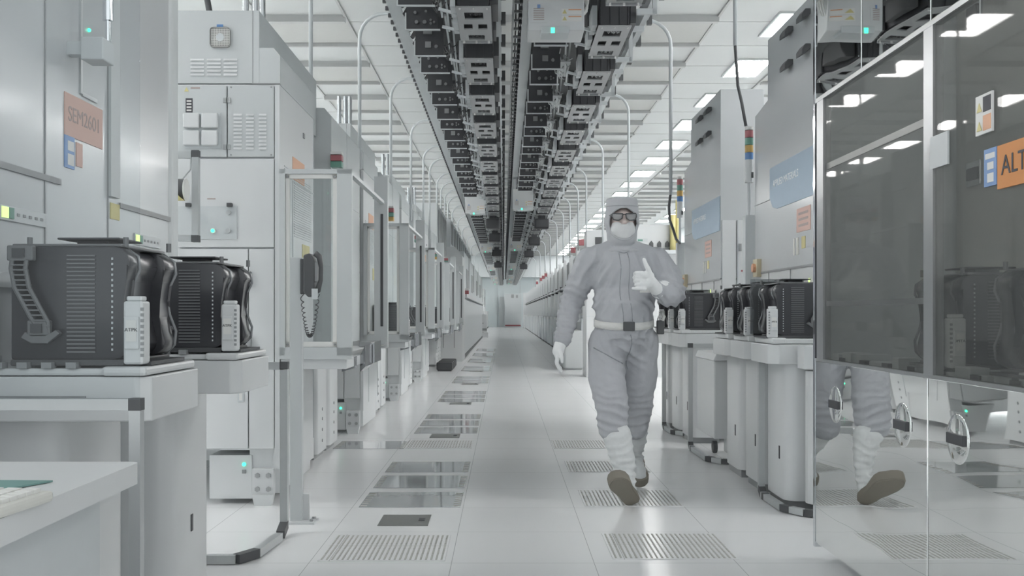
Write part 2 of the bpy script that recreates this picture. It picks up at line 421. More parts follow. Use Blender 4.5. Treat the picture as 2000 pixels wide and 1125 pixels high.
M['zinc'] = mat('zinc_plate', (.40, .41, .415), .45, .3)
def make_unit(right):
    """one drive module under a track: finned box, cut-out plate, black equipment plates. Local origin: centre of the plate's near edge, z = plate level"""
    t = thing('transfer_module', 'x', 'track module')
    # finned box above the plate
    L_ = .84
    f = MB().box(-.10, .10, 0, .03, .01, .24)
    for x in (-.095, -.03, .035, .095): f.box(x-.004, x+.004, -.008, 0, .01, .24)
    f.box(-.105, .105, .03, L_*.95, .03, .22)
    f.build('motor_housing', 'black', t)
    # plate with four cut-outs, built from strips
    p = MB(); w_ = .116; z0, z1 = 0, .008
    ys = [0, .12, .27, .42, .54, .67, .78, L_]
    def strip(xa, xb, ya, yb): p.box(xa, xb, ya, yb, z0, z1)
    strip(-w_, w_, ys[0], ys[1]); strip(-w_, -.065, ys[1], ys[2]); strip(.062, w_, ys[1], ys[2])
    strip(-w_, w_, ys[2], ys[3]-.03); strip(-w_, -.078, ys[3]-.03, ys[4]-.03); strip(-.018, .022, ys[3]-.03, ys[4]-.03); strip(.085, w_, ys[3]-.03, ys[4]-.03)
    strip(-w_, w_, ys[4]-.03, ys[5]-.01); strip(-w_, -.055, ys[5]-.01, ys[6]); strip(.062, w_, ys[5]-.01, ys[6]); strip(-w_, w_, ys[6], ys[7])
    p.box(-w_, w_, L_-.012, L_, -.012, .03)
    p.build('base_plate', 'zinc', t)
    s = MB()
    for x in (-.09, 0, .09):
        s.ball((x, .03, -.001), .008, n=8); s.cyl((x, L_-.03, -.018), (x, L_-.03, 0), .008, n=8)
        s.cyl((x, -.012, .235), (x, 0, .235), .008, n=8)
    tag(s.build('screws', 'label', t), kind='stuff')
    # cables spilling in the cut outs
    c = MB()
    for (yy, hw) in ((.19, .05), (.72, .05)):
        for k in range(3):
            c.tube([(-hw + 2*hw*i/8, yy + .03*math.sin(i*1.3+k*2), .018 + .012*math.sin(i*2.1+k)) for i in range(9)], .004, 5)
    tag(c.build('wiring', 'steel' if right else 'dark', t), kind='stuff')
    # arms to the equipment side
    a = MB(); sgn = -1
    a.bar((-.11, .22, .02), (-.24, .20, .05), .02, .018); a.bar((-.11, .62, .02), (-.24, .62, .05), .02, .018)
    a.box(-.155, -.12, .05, .30, .02, .16); a.box(-.155, -.12, .42, .70, .02, .12)
    a.build('side_arms', 'grey', t)
    o_ = MB()
    o_.box(.12, .16, .1, .5, .05, .2); o_.box(.125, .145, .6, .9, .02, .2)
    o_.build('side_bracket', 'dark', t)
    MB().box(-.03, .03, .3, .36, .22, .78).box(-.03, .03, .6, .66, .22, .78).build('hanger', 'dark', t)
    # tall equipment plates facing along the aisle
    xa, xb = (-.50, -.27) if not right else (-.50, -.26)
    off = -.02 if not right else -.03
    for (yy, h0, h1) in ((.28, .10, .40), (.86, .10, .33)):
        ep = MB().box(xa+off, xb+off, yy, yy+.012, h0, h1).box(xa+off, xb+off, yy, yy+.3, h1, h1+.01).build('equipment_plate', 'black', t)
        MB().box(xa+off-.01, xb+off+.02, yy-.006, yy+.02, h0-.008, h0+.001).box(xa+off-.01, xa+off, yy-.005, yy+.015, h0, h0+.12).build('plate_lip', 'grey', ep)
    q = MB()
    cx = (xa+xb)/2+off
    q.box(cx-.05, cx+.02, .262, .28, .27, .33); q.box(cx-.035, cx+.015, .266, .28, .16, .21)
    q.cyl((cx+.055, .262, .17), (cx+.055, .28, .17), .014, n=10)
    for (dx, dz, r_) in ((-.04, .05, .014), (.02, .05, .015), (.065, .04, .009), (.065, .065, .009), (.09, .05, .009), (-.05, .12, .012), (.03, .13, .01)):
        q.cyl((cx+dx, .845, .10+dz), (cx+dx, .86, .10+dz), r_, n=8)
    tag(q.build('connectors', 'steel', t), kind='stuff')
    d = MB()
    d.bar((xb+off+.03, -.05, .33), (xb+off+.055, .55, .10), .014, .02); d.bar((xb+off+.08, .1, .33), (xb+off+.085, .9, .10), .014, .02)
    if right: d.box(xb+off+.005, xb+off+.09, .3, .83, .16, .17)
    d.build('brace', 'alu' if right else 'grey', t)
    w2 = MB()
    rnd = random.Random(3 if right else 4)
    for k in range(5):
        x0 = xb+off + rnd.uniform(.0, .10); y0 = rnd.uniform(.1, .7)
        w2.tube([(x0 + .035*math.sin(i*.9+k), y0+.05*i, .14+.04*math.sin(i*1.4+k*2)+.02*k) for i in range(8)], .005, 5)
    tag(w2.build('wire_loops', 'alu' if right else 'dark', t), kind='stuff')
    if right:
        r2 = MB(); r2.box(.16, .30, .05, .08, .10, .14); r2.box(.27, .30, .05, .08, .10, .38); r2.box(.16, .28, .55, .58, .12, .16); r2.box(.16, .26, .1, .8, .38, .42)
        r2.build('side_frame', 'grey', t)
    return t
ZP = EYE + 2.0
uL = make_unit(False); uR = make_unit(True)
for side, u, X, y0 in (('left', uL, -.20, 5.22), ('right', uR, .775, 5.655)):
    k = 0
    y = y0
    while y < 71:
        lab = ('%s module of grey slotted plate and black finned box under the %s track' % (ORD[k-1], side)) if 1 <= k <= 10 else 'small distant slotted plate module far along the %s overhead track' % side
        if k == 0: lab = 'module cut off by the top of the frame, under the %s track' % side
        g = 'slotted drive modules under the %s track' % side
        if k == 0: u.location = (X, y, ZP); tag(u, lab, None, g)
        else: clone(u, (X, y, ZP), lab, g)
        y += 1.335; k += 1

# white control boxes under the tracks
def make_ctrl():
    t = thing('control_box', 'x', 'control box')
    MB().box(-.185, .185, 0, .30, .02, .38, bev=.006).build('housing', 'white', t)
    MB().box(-.10, .085, -.012, .15, 0, .045, bev=.004).build('display_housing', 'grey', t)
    MB().box(-.035, -.012, -.016, -.01, .0, .034).build('indicator', 'led', t)
    d = MB().box(-.028, -.019, -.0175, -.016, .004, .0075).box(-.028, -.019, -.0175, -.016, .0135, .017).box(-.028, -.019, -.0175, -.016, .024, .0275)
    d.build('display_digit', 'label', t)
    MB().box(-.17, -.06, -.003, 0, .07, .18).build('vent_plate', 'white', t)
    v = MB()
    for k in range(7): v.box(-.15, -.08, -.006, -.003, .09+.012*k, .094+.012*k)
    v.build('vent_slots', 'inkgrey', t)
    MB().box(-.125, -.105, -.007, -.003, .166, .19).build('blue_clip', 'blue', t)
    for zz in (.08, .125):
        lb = MB().box(.035, .168, -.002, 0, zz, zz+.038).build('warning_label', 'label', t)
        tri_sign(lb, .055, -.0022, zz+.018, .015)
        MB().box(.08, .165, -.004, -.002, zz+.028, zz+.035).build('heading_stripe', 'orange', lb)
    b = MB()
    for x in (-.15, .15): b.box(x-.02, x+.02, .05, .09, .38, .56)
    b.build('bracket', 'grey', t)
    c = MB()
    for k in range(3): c.tube([(.185 + .03*math.sin(i*.7), .05+.05*k, .3-.03*i+.02*math.sin(i+k)) for i in range(8)], .009, 6)
    c.build('side_cables', 'label', t)
    return t
cb0 = make_ctrl(); i = 0
for k, y in enumerate((6.6, 17.9, 29.5, 42.5, 55.0, 63)):
    for side, X in (('right', .345), ('left', -.535)):
        if side == 'left' and k == 0: continue
        lab = 'white control box with green display, %s under the %s track' % (ORD[k] if side == 'right' else ORD[k-1], side)
        if i == 0: cb0.location = (X, y, EYE+1.84); tag(cb0, lab, None, 'white control boxes under the tracks')
        else: clone(cb0, (X, y + (.8 if side == 'left' else 0), EYE+1.84), lab, 'white control boxes under the tracks')
        i += 1
# dark cassettes carried below the far tracks
t = thing('carried_cassette', 'x', 'wafer carrier')
MB().box(-.15, .15, 0, .35, 0, .2, bev=.03).build('shell', 'black', t)
MB().box(-.07, .07, .08, .25, .2, .30).box(-.02, .02, .12, .2, .3, .60).build('top_flange', 'dark', t)
i = 0
for side, X, ysx in (('left', -.22, (20.5, 24.3, 30.5, 38)), ('right', .78, (20.5, 25.5, 31, 39.4))):
    for k, y in enumerate(ysx):
        lab = 'black wafer carrier hanging under the %s track, %s' % (side, ORD[k])
        if i == 0: t.location = (X, y, ZP-.26); tag(t, lab, None, 'carriers hanging from the far tracks')
        else: clone(t, (X, y, ZP-.26), lab, 'carriers hanging from the far tracks')
        i += 1

# conduits that bend down from the tracks to the machines
def conduit(X, y, zt, zb, x_in, label, group, r=.016, rb=.22):
    s = 1 if x_in > X else -1
    pts = [(X, y, zb), (X, y, zt-rb)] + [(X + s*(rb - rb*math.cos(R(a))), y, zt-rb+rb*math.sin(R(a))) for a in (15, 30, 45, 60, 75, 90)] + [(x_in, y, zt)]
    o = MB().tube(pts, r, 8).build('conduit', 'grey', None, smooth=True)
    tag(o, label, 'conduit', group); return o
for k, y in enumerate((8.7, 11.1, 13.5, 15.6, 16.9, 18.7, 19.9, 21.2, 22.4, 24.3, 27, 30, 34, 38, 43, 50)):
    lab = 'thin grey conduit arching down from the left track, %s' % ORD[k] if k < 10 else 'small far conduit arching down from the left track'
    conduit(-1.25, y, EYE+2.6, 2.3 if k < 10 else 2.2, -.93, lab, 'conduits on the left side of the tracks')
for k, y in enumerate((8.9, 11.9, 15.0, 18.0, 20.0, 22.5, 25, 28, 32, 36, 41, 47)):
    # right arches: x/H about .56
    lab = 'thin grey conduit arching down beside the right track, %s' % ORD[k] if k < 10 else 'small far conduit arching down beside the right track'
    X = 1.48
    conduit(X, y, EYE+2.6, 2.1 if y < 18 else 2.3, 1.2, lab, 'conduits on the right side of the tracks')
# straight drops on the left, from ceiling to machine top
for (px, y, zb, lab) in ((607, 7.4, 2.3, 'straight grey conduit dropping from the ceiling to the nearest louvred cabinet'),
                         (1436, 7.5, 3.05, 'straight grey conduit ending in a black cable on the right')):
    X = (px-984)*y/F
    conduit_o = MB().cyl((X, y, zb), (X, y, CEIL), .016, n=8).build('conduit', 'grey', None, smooth=True)
    tag(conduit_o, lab, 'conduit')
X = (1436-984)*7.5/F
o = MB().tube([(X, 7.5, 3.05), (X+.01, 7.5, 2.9), (X+.02, 7.5, 2.75), (X+.05, 7.5, 2.62), (X+.08, 7.5, 2.45)], .012, 8).build('power_cable', 'dark', smooth=True)
tag(o, 'black cable hanging from the conduit end down to the right cabinet', 'cable')
X = 1.48
o = MB().tube([(X, 8.9, 2.12), (X-.015, 8.9, 2.0), (X-.01, 8.9, 1.88), (X+.03, 8.95, 1.80), (X+.10, 9.2, 1.73), (1.72, 9.8, 1.735)], .012, 8).build('power_cable', 'dark', smooth=True)
tag(o, 'black cable curling down beside the yellow pipe, right of the person', 'cable')
# ================================================================= wafer carrier (side view rounded pod)
def make_foup():
    """origin: bottom centre; +X = outer end (towards the aisle), size .36 x .40 x .33"""
    t = thing('wafer_carrier', 'x', 'wafer carrier')
    hx, hy = .15, .17
    prof = [(-hx, .01), (hx-.05, .01)] + [(hx-.05+.045*math.sin(R(a)), .05-.04*math.cos(R(a))) for a in (30, 60, 90)] \
         + [(hx-.022, .12), (hx-.028, .17), (hx-.022, .22), (hx-.005, .26)] + [(hx-.05+.045*math.cos(R(a)), .27+.04*math.sin(R(a))) for a in (0, 30, 60, 90)] + [(-hx, .31)]
    MB().prism(prof, 'y', -hy, -.11, bev=.008).prism(prof, 'y', .09, hy, bev=.008).prism([(x-.022 if x > 0 else x, z) for x, z in prof], 'y', -.112, .092, bev=.006).build('shell', 'foup', t, smooth=True, auto=True)
    # clear flared outer rim
    e = [(hx-.03, .012), (hx-.004, .04), (hx+.0, .08), (hx-.018, .13), (hx-.024, .17), (hx-.018, .21), (hx+.0, .25), (hx-.004, .285), (hx-.035, .308)]
    for ye in (-.105, hy+.002): MB().tube([(x-.004, ye, z) for x, z in e], .0045, 6).build('rim', 'foupclear', t, smooth=True)
    rb = MB()
    for k in range(25): rb.box(-.01, .06, -hy-.003, -hy+.001, .03+.0105*k, .034+.0105*k)
    tag(rb.build('slot_ribs', 'rib', t), kind='stuff')
    dt = MB()
    for k in range(18): dt.box(.100, .104, -hy-.003, -hy+.001, .035+.014*k, .041+.014*k)
    tag(dt.build('slot_marks', 'grey', t), kind='stuff')
    tf = MB().box(-.075, .085, -.08, .08, .333, .339, bev=.003).box(-.04, .04, -.04, .04, .305, .335)
    tf.build('top_flange', 'dark', t)
    lid = MB().box(-hx, hx-.03, -hy+.01, hy-.01, .308, .316, bev=.003)
    for (x, y) in ((-.12, -.13), (.12, -.13), (.15, .1)): lid.cyl((x, y, .31), (x, y, .335), .007, n=8)
    lid.build('top_plate', 'rib', t)
    hd = MB()
    for d in (0, .035):
        hd.tube([(-.135+d, -hy-.012, .30), (-.14+d, -hy-.016, .25), (-.13+d, -hy-.018, .20), (-.105+d, -hy-.018, .15), (-.085+d, -hy-.016, .11), (-.07+d*.6, -hy-.014, .08)], .006, 6)
    for k in range(14):
        u = k/13; x = -.138 + .06*u*u; z = .27-.17*u
        hd.box(x, x+.036, -hy-.022, -hy-.008, z, z+.004)
    hd.box(-.15, -.085, -hy-.02, -hy, .27, .31, bev=.004); hd.box(-.10, -.045, -hy-.02, -hy, .075, .115, bev=.004)
    hd.prism([(-.115, .07), (-.09, .055), (-.05, .055), (-.02, .08), (-.03, .09), (-.055, .072), (-.09, .072), (-.105, .085)], 'y', -hy-.02, -hy, bev=.002)
    hd.build('side_handle', 'rib', t)
    hs = MB().box(-.135, -.105, -hy-.024, -hy-.018, .278, .302).box(-.09, -.062, -hy-.024, -hy-.018, .082, .106)
    hs.build('handle_socket', 'black', t)
    bp = MB().box(-hx, hx-.02, -hy, hy, -.005, .012, bev=.003).box(hx-.06, hx+.04, -hy+.02, hy-.06, -.004, .006)
    bp.build('base_plate', 'dark', t)
    TG = .03
    tg = MB().box(.135, .185, -hy-.02, -hy+.03, .0, .165, bev=.006).box(.14, .18, -hy-.012, -hy+.02, .165, .178, bev=.004).box(.14, .175, -hy-.026, -hy-.018, .04, .125, bev=.002)
    tb = tg.build('data_tag', 'white', t)
    MB().box(.145, .17, -hy-.0275, -hy-.026, .06, .115).build('display', 'label', tb)
    text('ATPK', .013, 'ink', tb, (.1575, -hy-.0278, .09), FACECAM)
    md = MB()
    for k in range(9): md.box(.178, .1865, -hy-.021, -hy-.0195, .02+.015*k, .028+.015*k)
    md.build('edge_marks', 'mid', tb)
    t.scale = (1, 1, .94)
    return t
FO = make_foup(); FO_used = [False]
def foup(x, y, z, label, group, flip=False):
    if not FO_used[0]:
        FO.location = (x, y, z); tag(FO, label, None, group); FO_used[0] = True; o = FO
    else: o = clone(FO, (x, y, z), label, group)
    if flip: o.scale = (-1, 1, .94)
    return o
# mirrored lettering would read backwards: pods on the right keep their own tag turned round
def alu_frame(name, label, cat, segs, caps, w_=.045, group=None):
    """a guard frame of square aluminium bar with black corner caps (one thing)"""
    t = thing(name, label, cat, group=group)
    for a, b in segs: MB().bar(a, b, w_, w_).build('rail', 'alu', t)
    for c in caps:
        p, q = c
        MB().bar(p, q, w_*1.06, w_*1.06).build('corner_joint', 'dark', t)
    return t

# ================================================================= left: nearest tool with load ports
XF = -1.35
t = thing('wafer_tool', 'large glossy white tool at far left bearing a faded orange number sign', 'machine', (0, 0, 0))
MB().box(-2.4, XF, 2.1, 4.16, 0, 3.3, bev=.004).build('facade', 'gloss', t)
sm = MB()
for yy in (2.95, 3.42, 4.05): sm.box(XF, XF+.003, yy-.003, yy+.003, .9, 3.3)
for (ya, yb, zz) in ((2.1, 3.05, 1.45), (3.52, 4.05, 1.43)): sm.box(XF, XF+.006, ya, yb, zz-.010, zz+.008)
sm.build('panel_seams', 'mid', t)
MB().box(XF, XF+.012, 3.42, 3.50, 1.45, 3.3).build('corner_strip', 'cool', t)
rd = MB().vbox(XF-.1, XF+.01, 4.02, 4.17, 0, 3.3, .05); rd.build('end_column', 'cool', t)
# sign
sg = MB().box(XF, XF+.003, 3.08, 3.37, 1.60, 1.732).build('sign', 'salmon', t)
text('SEM2601', .066, 'inkgrey', sg, (XF+.0035, 3.225, 1.668), (R(90), 0, R(90)))
MB().box(XF, XF+.003, 3.08, 3.15, 1.50, 1.60).build('blue_tag', 'blue', t)
MB().box(XF+.003, XF+.0035, 3.10, 3.145, 1.51, 1.545).box(XF+.003, XF+.0035, 3.10, 3.145, 1.555, 1.585).build('tag_text_block', 'label', t)
MB().box(XF, XF+.003, 3.165, 3.21, 1.515, 1.59).build('tan_tag', 'salmon', t)
# frame outline on the door, monitor arm
fr = MB().box(XF, XF+.006, 3.19, 3.205, 1.75, 2.4).box(XF, XF+.006, 3.205, 3.32, 1.745, 1.757); fr.build('door_trim', 'alu', t)
MB().box(XF+.05, XF+.12, 3.08, 3.17, 1.83, 1.90, bev=.004).box(XF, XF+.06, 3.10, 3.14, 1.85, 1.89).build('sensor_box', 'grey', t)
ar = MB().cyl((XF+.105, 3.155, 1.90), (XF+.105, 3.155, 2.0), .008); ar.cyl((XF+.105, 3.155, 1.97), (XF+.105, 3.155, 2.3), .016); ar.build('support_rod', 'chrome', t, smooth=True, auto=True)
MB().ball((XF+.003, 3.26, 1.97), .006).build('status_light', 'led', t)
# load port fascia indicators
for (yy) in (2.82, 3.80):
    b = MB().box(XF, XF+.006, yy-.14, yy+.13, 1.302, 1.342).build('indicator_strip', 'grey', t)
    MB().box(XF+.006, XF+.009, yy-.135, yy-.10, 1.308, 1.338).build('lit_lamp', 'ledyel', b)
    MB().box(XF+.006, XF+.009, yy-.095, yy-.07, 1.308, 1.338).build('lit_lamp', 'green', b)
    g = MB()
    for k in range(5): g.box(XF+.006, XF+.008, yy-.05+.035*k, yy-.035+.035*k, 1.318, 1.326)
    g.build('indicator_text', 'mid', b)
MB().box(XF, XF+.003, 3.44, 3.52, 1.375, 1.43).build('yellow_tag', 'yellow', t)
MB().box(XF, XF+.02, 2.1, 3.2, 1.12, 1.16).build('door_sill', 'grey', t)
foupL = 'wafer carriers on the left load ports'
# load port modules
for i, (yc, lab, pl_) in enumerate(((2.62, 'nearest white load port shelf and pedestal at the left edge', 'a'), (3.47, 'second white load port shelf and pedestal, left, behind the guard frame', 'b'))):
    lp = thing('load_port', lab, 'load port', (0, yc, 0), 'left load port shelves')
    yn, yf = -.17, .27
    MB().prism([(XF, yn), (-.90, yn), (-.865, yn+.02), (-.865, yf-.05), (-.90, yf), (XF, yf)], 'z', .785, .895, bev=.004).build('shelf', 'white', lp)
    MB().box(XF, -.93, yn+.01, yf-.02, .897, .915, bev=.006).box(-.98, -.87, yn-.01, yf-.06, .897, .92, bev=.008).build('tray', 'white', lp)
    MB().vbox(XF, -1.12, yn+.08, yf+.10, .05, .785, .07).build('pedestal', 'white', lp, smooth=True, auto=True)
    MB().box(-1.121, -1.117, .12, .14, .27, .33).build('latch_slot', 'black', lp)
    MB().box(XF+.02, -1.02, yn-.003, yn, .835, .848).build('slot', 'mid', lp)
    d = MB()
    for k in range(4): d.box(-1.25+.06*k, -1.225+.06*k, yn+.0, yn+.03, .915, .93)
    d.box(-1.33, -1.25, yn, yn+.05, .915, .945)
    d.build('kinematic_pins', 'mid', lp)
    for k, xx in enumerate((-1.265, -1.235)):
        MB().cyl((xx, yn+.079, .14), (xx, yn+.08, .14), .008).build('bolt', 'mid', lp)
    foup(-1.065, yc+.02, .925, ('black wafer carrier on the nearest left load port, behind the clear shield', 'black wafer carrier on the second left load port before the louvred cabinet')[i], foupL)
# guard frame and clear shield in front of the nearest port
t = alu_frame('guard_frame', 'grey aluminium guard frame with black corner at the lower left, around the first load port', 'guard frame',
    [((-2.2, 2.3, .842), (-.856, 2.3, .842)), ((-.842, 2.3, 0), (-.842, 2.3, .829)), ], [((-.856, 2.3, .842), (-.828, 2.3, .842))], .026)
o = MB().box(-1.9, -.822, 2.262, 2.268, .856, 1.85).build('shield_panel', 'haze')
tag(o, 'tall clear plastic shield standing before the nearest wafer carrier', 'shield')
# floor guard frame with bend
alu_frame('guard_frame', 'grey post and bent floor rail with black joints beside the louvred cabinet', 'guard frame',
    [((-1.045, 4.78, .05), (-1.045, 4.78, .79)), ((-1.035, 4.62, .022), (-1.062, 4.30, .022)), ((-1.12, 4.2, .022), (-1.40, 4.2, .022)), ((-1.045, 4.78, .80), (-1.20, 4.78, .80))],
    [((-1.045, 4.78, .785), (-1.045, 4.78, .82)), ((-1.045, 4.78, .045), (-1.037, 4.66, .022)), ((-1.06, 4.31, .022), (-1.12, 4.2, .022))], .036)
# bracket frame with tape roll
t = alu_frame('pull_bracket', 'vertical aluminium bracket with black corners holding the striped tape roll', 'bracket',
    [((-1.58, 5.15, 1.85), (-1.58, 5.15, 1.45)), ((-1.90, 5.15, 1.862), (-1.60, 5.15, 1.862)), ((-1.90, 5.15, 1.435), (-1.60, 5.15, 1.435)), ((-1.86, 5.15, 1.862), (-1.86, 5.50, 1.862)), ((-1.86, 5.15, 1.435), (-1.86, 5.50, 1.435))],
    [((-1.58, 5.15, 1.85), (-1.58, 5.15, 1.885)), ((-1.58, 5.15, 1.415), (-1.58, 5.15, 1.45))], .034)
t = thing('tape_roll', 'black and yellow hazard tape roll hanging beside the aluminium bracket', 'tape roll', (-1.585, 5.0, 1.665))
MB().cyl((-.05, 0, 0), (.0, 0, 0), .055, n=28).build('roll', 'dark', t, smooth=True, auto=True)
MB().cyl((0, 0, 0), (.004, 0, 0), .056, n=28).cyl((.004, 0, 0), (.006, 0, 0), .045, n=28).build('core', 'label', t, smooth=True, auto=True)
MB().prism([(-.052, .0), (-.052, -.057), (.002, -.057)], 'y', -.06, -.02).build('yellow_stripe', 'yellow', t)
MB().tube([(-.02, 0, .05), (-.02, .06, .08), (-.02, .14, .12), (-.02, .15, .19)], .004, 6).build('hook', 'alu', t)

# desk in the left foreground
t = thing('workbench', 'white rounded corner bench top in the left foreground holding a keyboard', 'bench', (0, 0, 0))
MB().vbox(-1.8, -.735, .9, 2.03, .708, .75, .02).build('bench_top', 'white', t, smooth=True, auto=True)
MB().box(-1.8, -.80, 1.0, 1.93, 0, .708, bev=.003).build('cabinet_body', 'white', t)
MB().box(-.80, -.785, 1.55, 1.95, 0, .708).build('side_panel', 'grey', t)
o = MB().prism([(-1.5, 1.66), (-.86, 1.66), (-.80, 1.78), (-1.5, 1.80)], 'z', .751, .754).build('desk_mat', 'teal')
o.location = (0, 0, 0); tag(o, 'dark teal mat lying on the white foreground bench', 'mat')
t = thing('keyboard', 'off white keyboard lying at the edge of the foreground bench', 'keyboard', (-.83, 1.47, .7505)); t.rotation_euler = (0, 0, R(84))
MB().box(-.22, .14, -.10, .08, 0, .018, bev=.006).build('case', 'keys', t)
g = MB()
for r_ in range(5):
    for c_ in range(16): g.box(-.21+.021*c_, -.193+.021*c_, -.088+.031*r_, -.064+.031*r_, .018, .024)
tag(g.build('keys', 'label', t), None, kind='stuff')

# ================================================================= left: repeated tall cabinets
def louvres(mb, x0, x1, zs, y):
    for z in zs: mb.prism([(y, z), (y-.006, z-.006), (y, z+.006)], 'x', x0, x1)
def cabinet(first):
    """origin: floor point at world X=0, near face y=0"""
    t = thing('louvred_cabinet', 'x', 'machine cabinet')
    MB().box(-2.5, -1.34, 0, 1.67, 2.31, 2.71, bev=.003).prism([(-1.34, 2.31), (-1.226, 2.31), (-1.226, 2.46), (-1.262, 2.505), (-1.34, 2.505)], 'y', 0, .98).build('top_housing', 'cool', t)
    MB().box(-2.5, -1.226, .004, .98, .30, 2.305).box(-2.5, -1.36, .98, 1.67, .82, 2.305).box(-2.5, -1.62, .98, 1.67, .1, .83).build('body', 'white', t)
    fd = MB().box(-1.78, -1.515, -.018, .004, 1.905, 2.295, bev=.003).build('upper_door', 'cool', t)
    fd2 = MB().box(-1.508, -1.256, -.018, .004, 1.905, 2.295, bev=.003).build('upper_door', 'cool', t)
    for (a, b) in ((-1.476, -1.431), (-1.408, -1.366), (-1.338, -1.297)):
        g = MB(); louvres(g, a, b, [2.135-.0205*k for k in range(10)], -.018); g.build('louvre_bank', 'white', fd2)
    h = MB()
    for z in (2.213, 1.958): h.box(-1.532, -1.515, -.026, -.018, z-.014, z+.014, bev=.002).box(-1.508, -1.492, -.026, -.018, z-.014, z+.014, bev=.002)
    h.build('hinges', 'steel', fd)
    sc = MB()
    for (x, z) in ((-1.49, 2.285), (-1.27, 2.285), (-1.49, 1.915), (-1.27, 1.915)): sc.cyl((x, -.021, z), (x, -.018, z), .005, n=8)
    sc.build('screws', 'mid', fd2)
    pd = MB()
    pd.box(-1.74, -1.545, -.022, -.018, 1.95, 2.145)
    pd.build('pad_backing', 'grey', fd)
    for (x, z) in ((-1.745, 2.06), (-1.645, 2.06), (-1.745, 1.965), (-1.645, 1.965)):
        MB().box(x, x+.088, -.05, -.02, z, z+.08, bev=.006).build('pad', 'white', fd)
    MB().box(-1.738, -1.70, -.0195, -.018, 2.147, 2.225, bev=.0).build('pill_label', 'ink', fd)
    q = MB()
    for k in range(4): q.box(-1.732, -1.706, -.0205, -.0195, 2.155+.017*k, 2.163+.017*k)
    q.build('pill_marks', 'label', fd)
    tri_sign(fd, -1.733, -.0185, 2.272, .013)
    MB().box(-1.71, -1.66, -.0195, -.018, 2.277, 2.286).build('label_heading', 'inkgrey', fd)
    # fan and louvres of the top housing
    fn = MB().box(-1.607, -1.497, -.008, 0, 2.505, 2.615, bev=.018).build('fan_guard', 'mesh', t)
    g = MB()
    for k in range(12):
        x = -1.602+.0091*k; g.box(x, x+.0025, -.011, -.008, 2.512, 2.608); z = 2.510+.0091*k; g.box(-1.602, -1.502, -.011, -.008, z, z+.0025)
    g.build('wire_grid', 'label', fn)
    MB().cyl((-1.552, -.012, 2.56), (-1.552, -.008, 2.56), .022, n=16).build('fan_hub', 'grey', fn)
    MB().box(-1.572, -1.538, -.006, 0, 2.617, 2.632).build('blue_tab', 'bluelens', t)
    for (a, b) in ((-1.717, -1.643), (-1.627, -1.551), (-1.535, -1.461)):
        g = MB(); louvres(g, a, b, [2.44-.0205*k for k in range(5)], 0); g.build('louvre_bank', 'white', t)
    sm = MB().box(-1.378, -1.374, -.001, .0, 2.31, 2.71).box(-1.378, -1.226, -.002, .0, 2.306, 2.312)
    sm.build('seam', 'mid', t)
    for k, x in enumerate((-1.48, -1.425, -1.385)):
        MB().cyl((x, .25, 2.70), (x, .25, 3.0), .019, n=12).build('flex_pipe', 'hose', t, smooth=True, auto=True)
    MB().tube([(-1.66, .3, 2.70), (-1.70, .3, 2.78), (-1.72, .3, 2.9), (-1.73, .3, 3.1)], .018, 8).build('cable', 'dark', t, smooth=True)
    # middle panel and recess
    md = MB().box(-1.78, -1.256, -.018, .004, 1.412, 1.895, bev=.003).build('middle_panel', 'white', t)
    rc = MB().box(-1.79, -1.457, -.024, -.018, 1.455, 1.635).build('control_recess', 'grey', md)
    MB().cyl((-1.585, -.036, 1.50), (-1.585, -.024, 1.50), .015).build('button_ring', 'label', rc)
    MB().cyl((-1.585, -.040, 1.50), (-1.585, -.036, 1.50), .009).build('lit_button', 'led' if first else 'green', rc)
    MB().cyl((-1.50, -.045, 1.50), (-1.50, -.024, 1.50), .013).cyl((-1.50, -.04, 1.60), (-1.50, -.024, 1.60), .013).build('knob', 'alu', rc)
    MB().box(-1.73, -1.705, -.05, -.018, 1.63, 1.65).box(-1.506, -1.48, -.05, -.018, 1.63, 1.65).build('clips', 'dark', md)
    MB().box(-1.62, -1.575, -.0195, -.018, 1.672, 1.679).build('small_label', 'inkgrey', md)
    # lower doors
    ld = MB().box(-1.78, -1.398, -.018, .004, .31, 1.402, bev=.003).build('lower_door', 'white', t)
    MB().box(-1.392, -1.256, -.018, .004, .31, 1.402, bev=.003).build('lower_side_panel', 'white', t)
    for z in (1.235, .88): MB().box(-1.398, -1.376, -.05, -.018, z-.045, z+.045, bev=.004).build('door_handle', 'mid', ld)
    lt = MB().box(-1.452, -1.418, -.024, -.018, .565, .64, bev=.004).build('latch', 'grey', ld)
    MB().box(-1.444, -1.426, -.0255, -.024, .575, .63).build('latch_face', 'label', lt)
    MB().box(-1.252, -1.226, -.014, .004, .2, 2.3).build('corner_post', 'white', t)
    # bottom
    MB().box(-1.62, -1.385, .02, .4, .03, .27, bev=.003).build('power_box', 'white', t)
    MB().cyl((-1.428, .012, .22), (-1.428, .02, .22), .010).build('lit_lamp', 'led', t)
    MB().box(-1.438, -1.418, .012, .02, .17, .19).build('switch', 'mid', t)
    MB().box(-1.40, -1.235, .03, .9, .06, .31).build('base_beam', 'white', t)
    fb = MB().box(-1.375, -1.258, -.02, .03, .06, .20).prism([(-1.375, .06), (-1.258, .06), (-1.27, .0), (-1.36, .0)], 'y', -.03, .02).build('foot_bracket', 'white', t)
    for (x, z) in ((-1.345, .165), (-1.285, .165), (-1.345, .09), (-1.285, .09)):
        MB().cyl((x, -.03, z), (x, -.02, z), .015, n=6).build('bolt', 'steel', fb)
    # aisle side face
    X = -1.226
    MB().box(X, X+.003, .32, .66, 1.83, 1.96).build('side_sign', 'orange', t)
    MB().box(X, X+.002, .40, .62, 1.84, 1.90).build('side_sign_text', 'salmon', t)
    vp = MB()
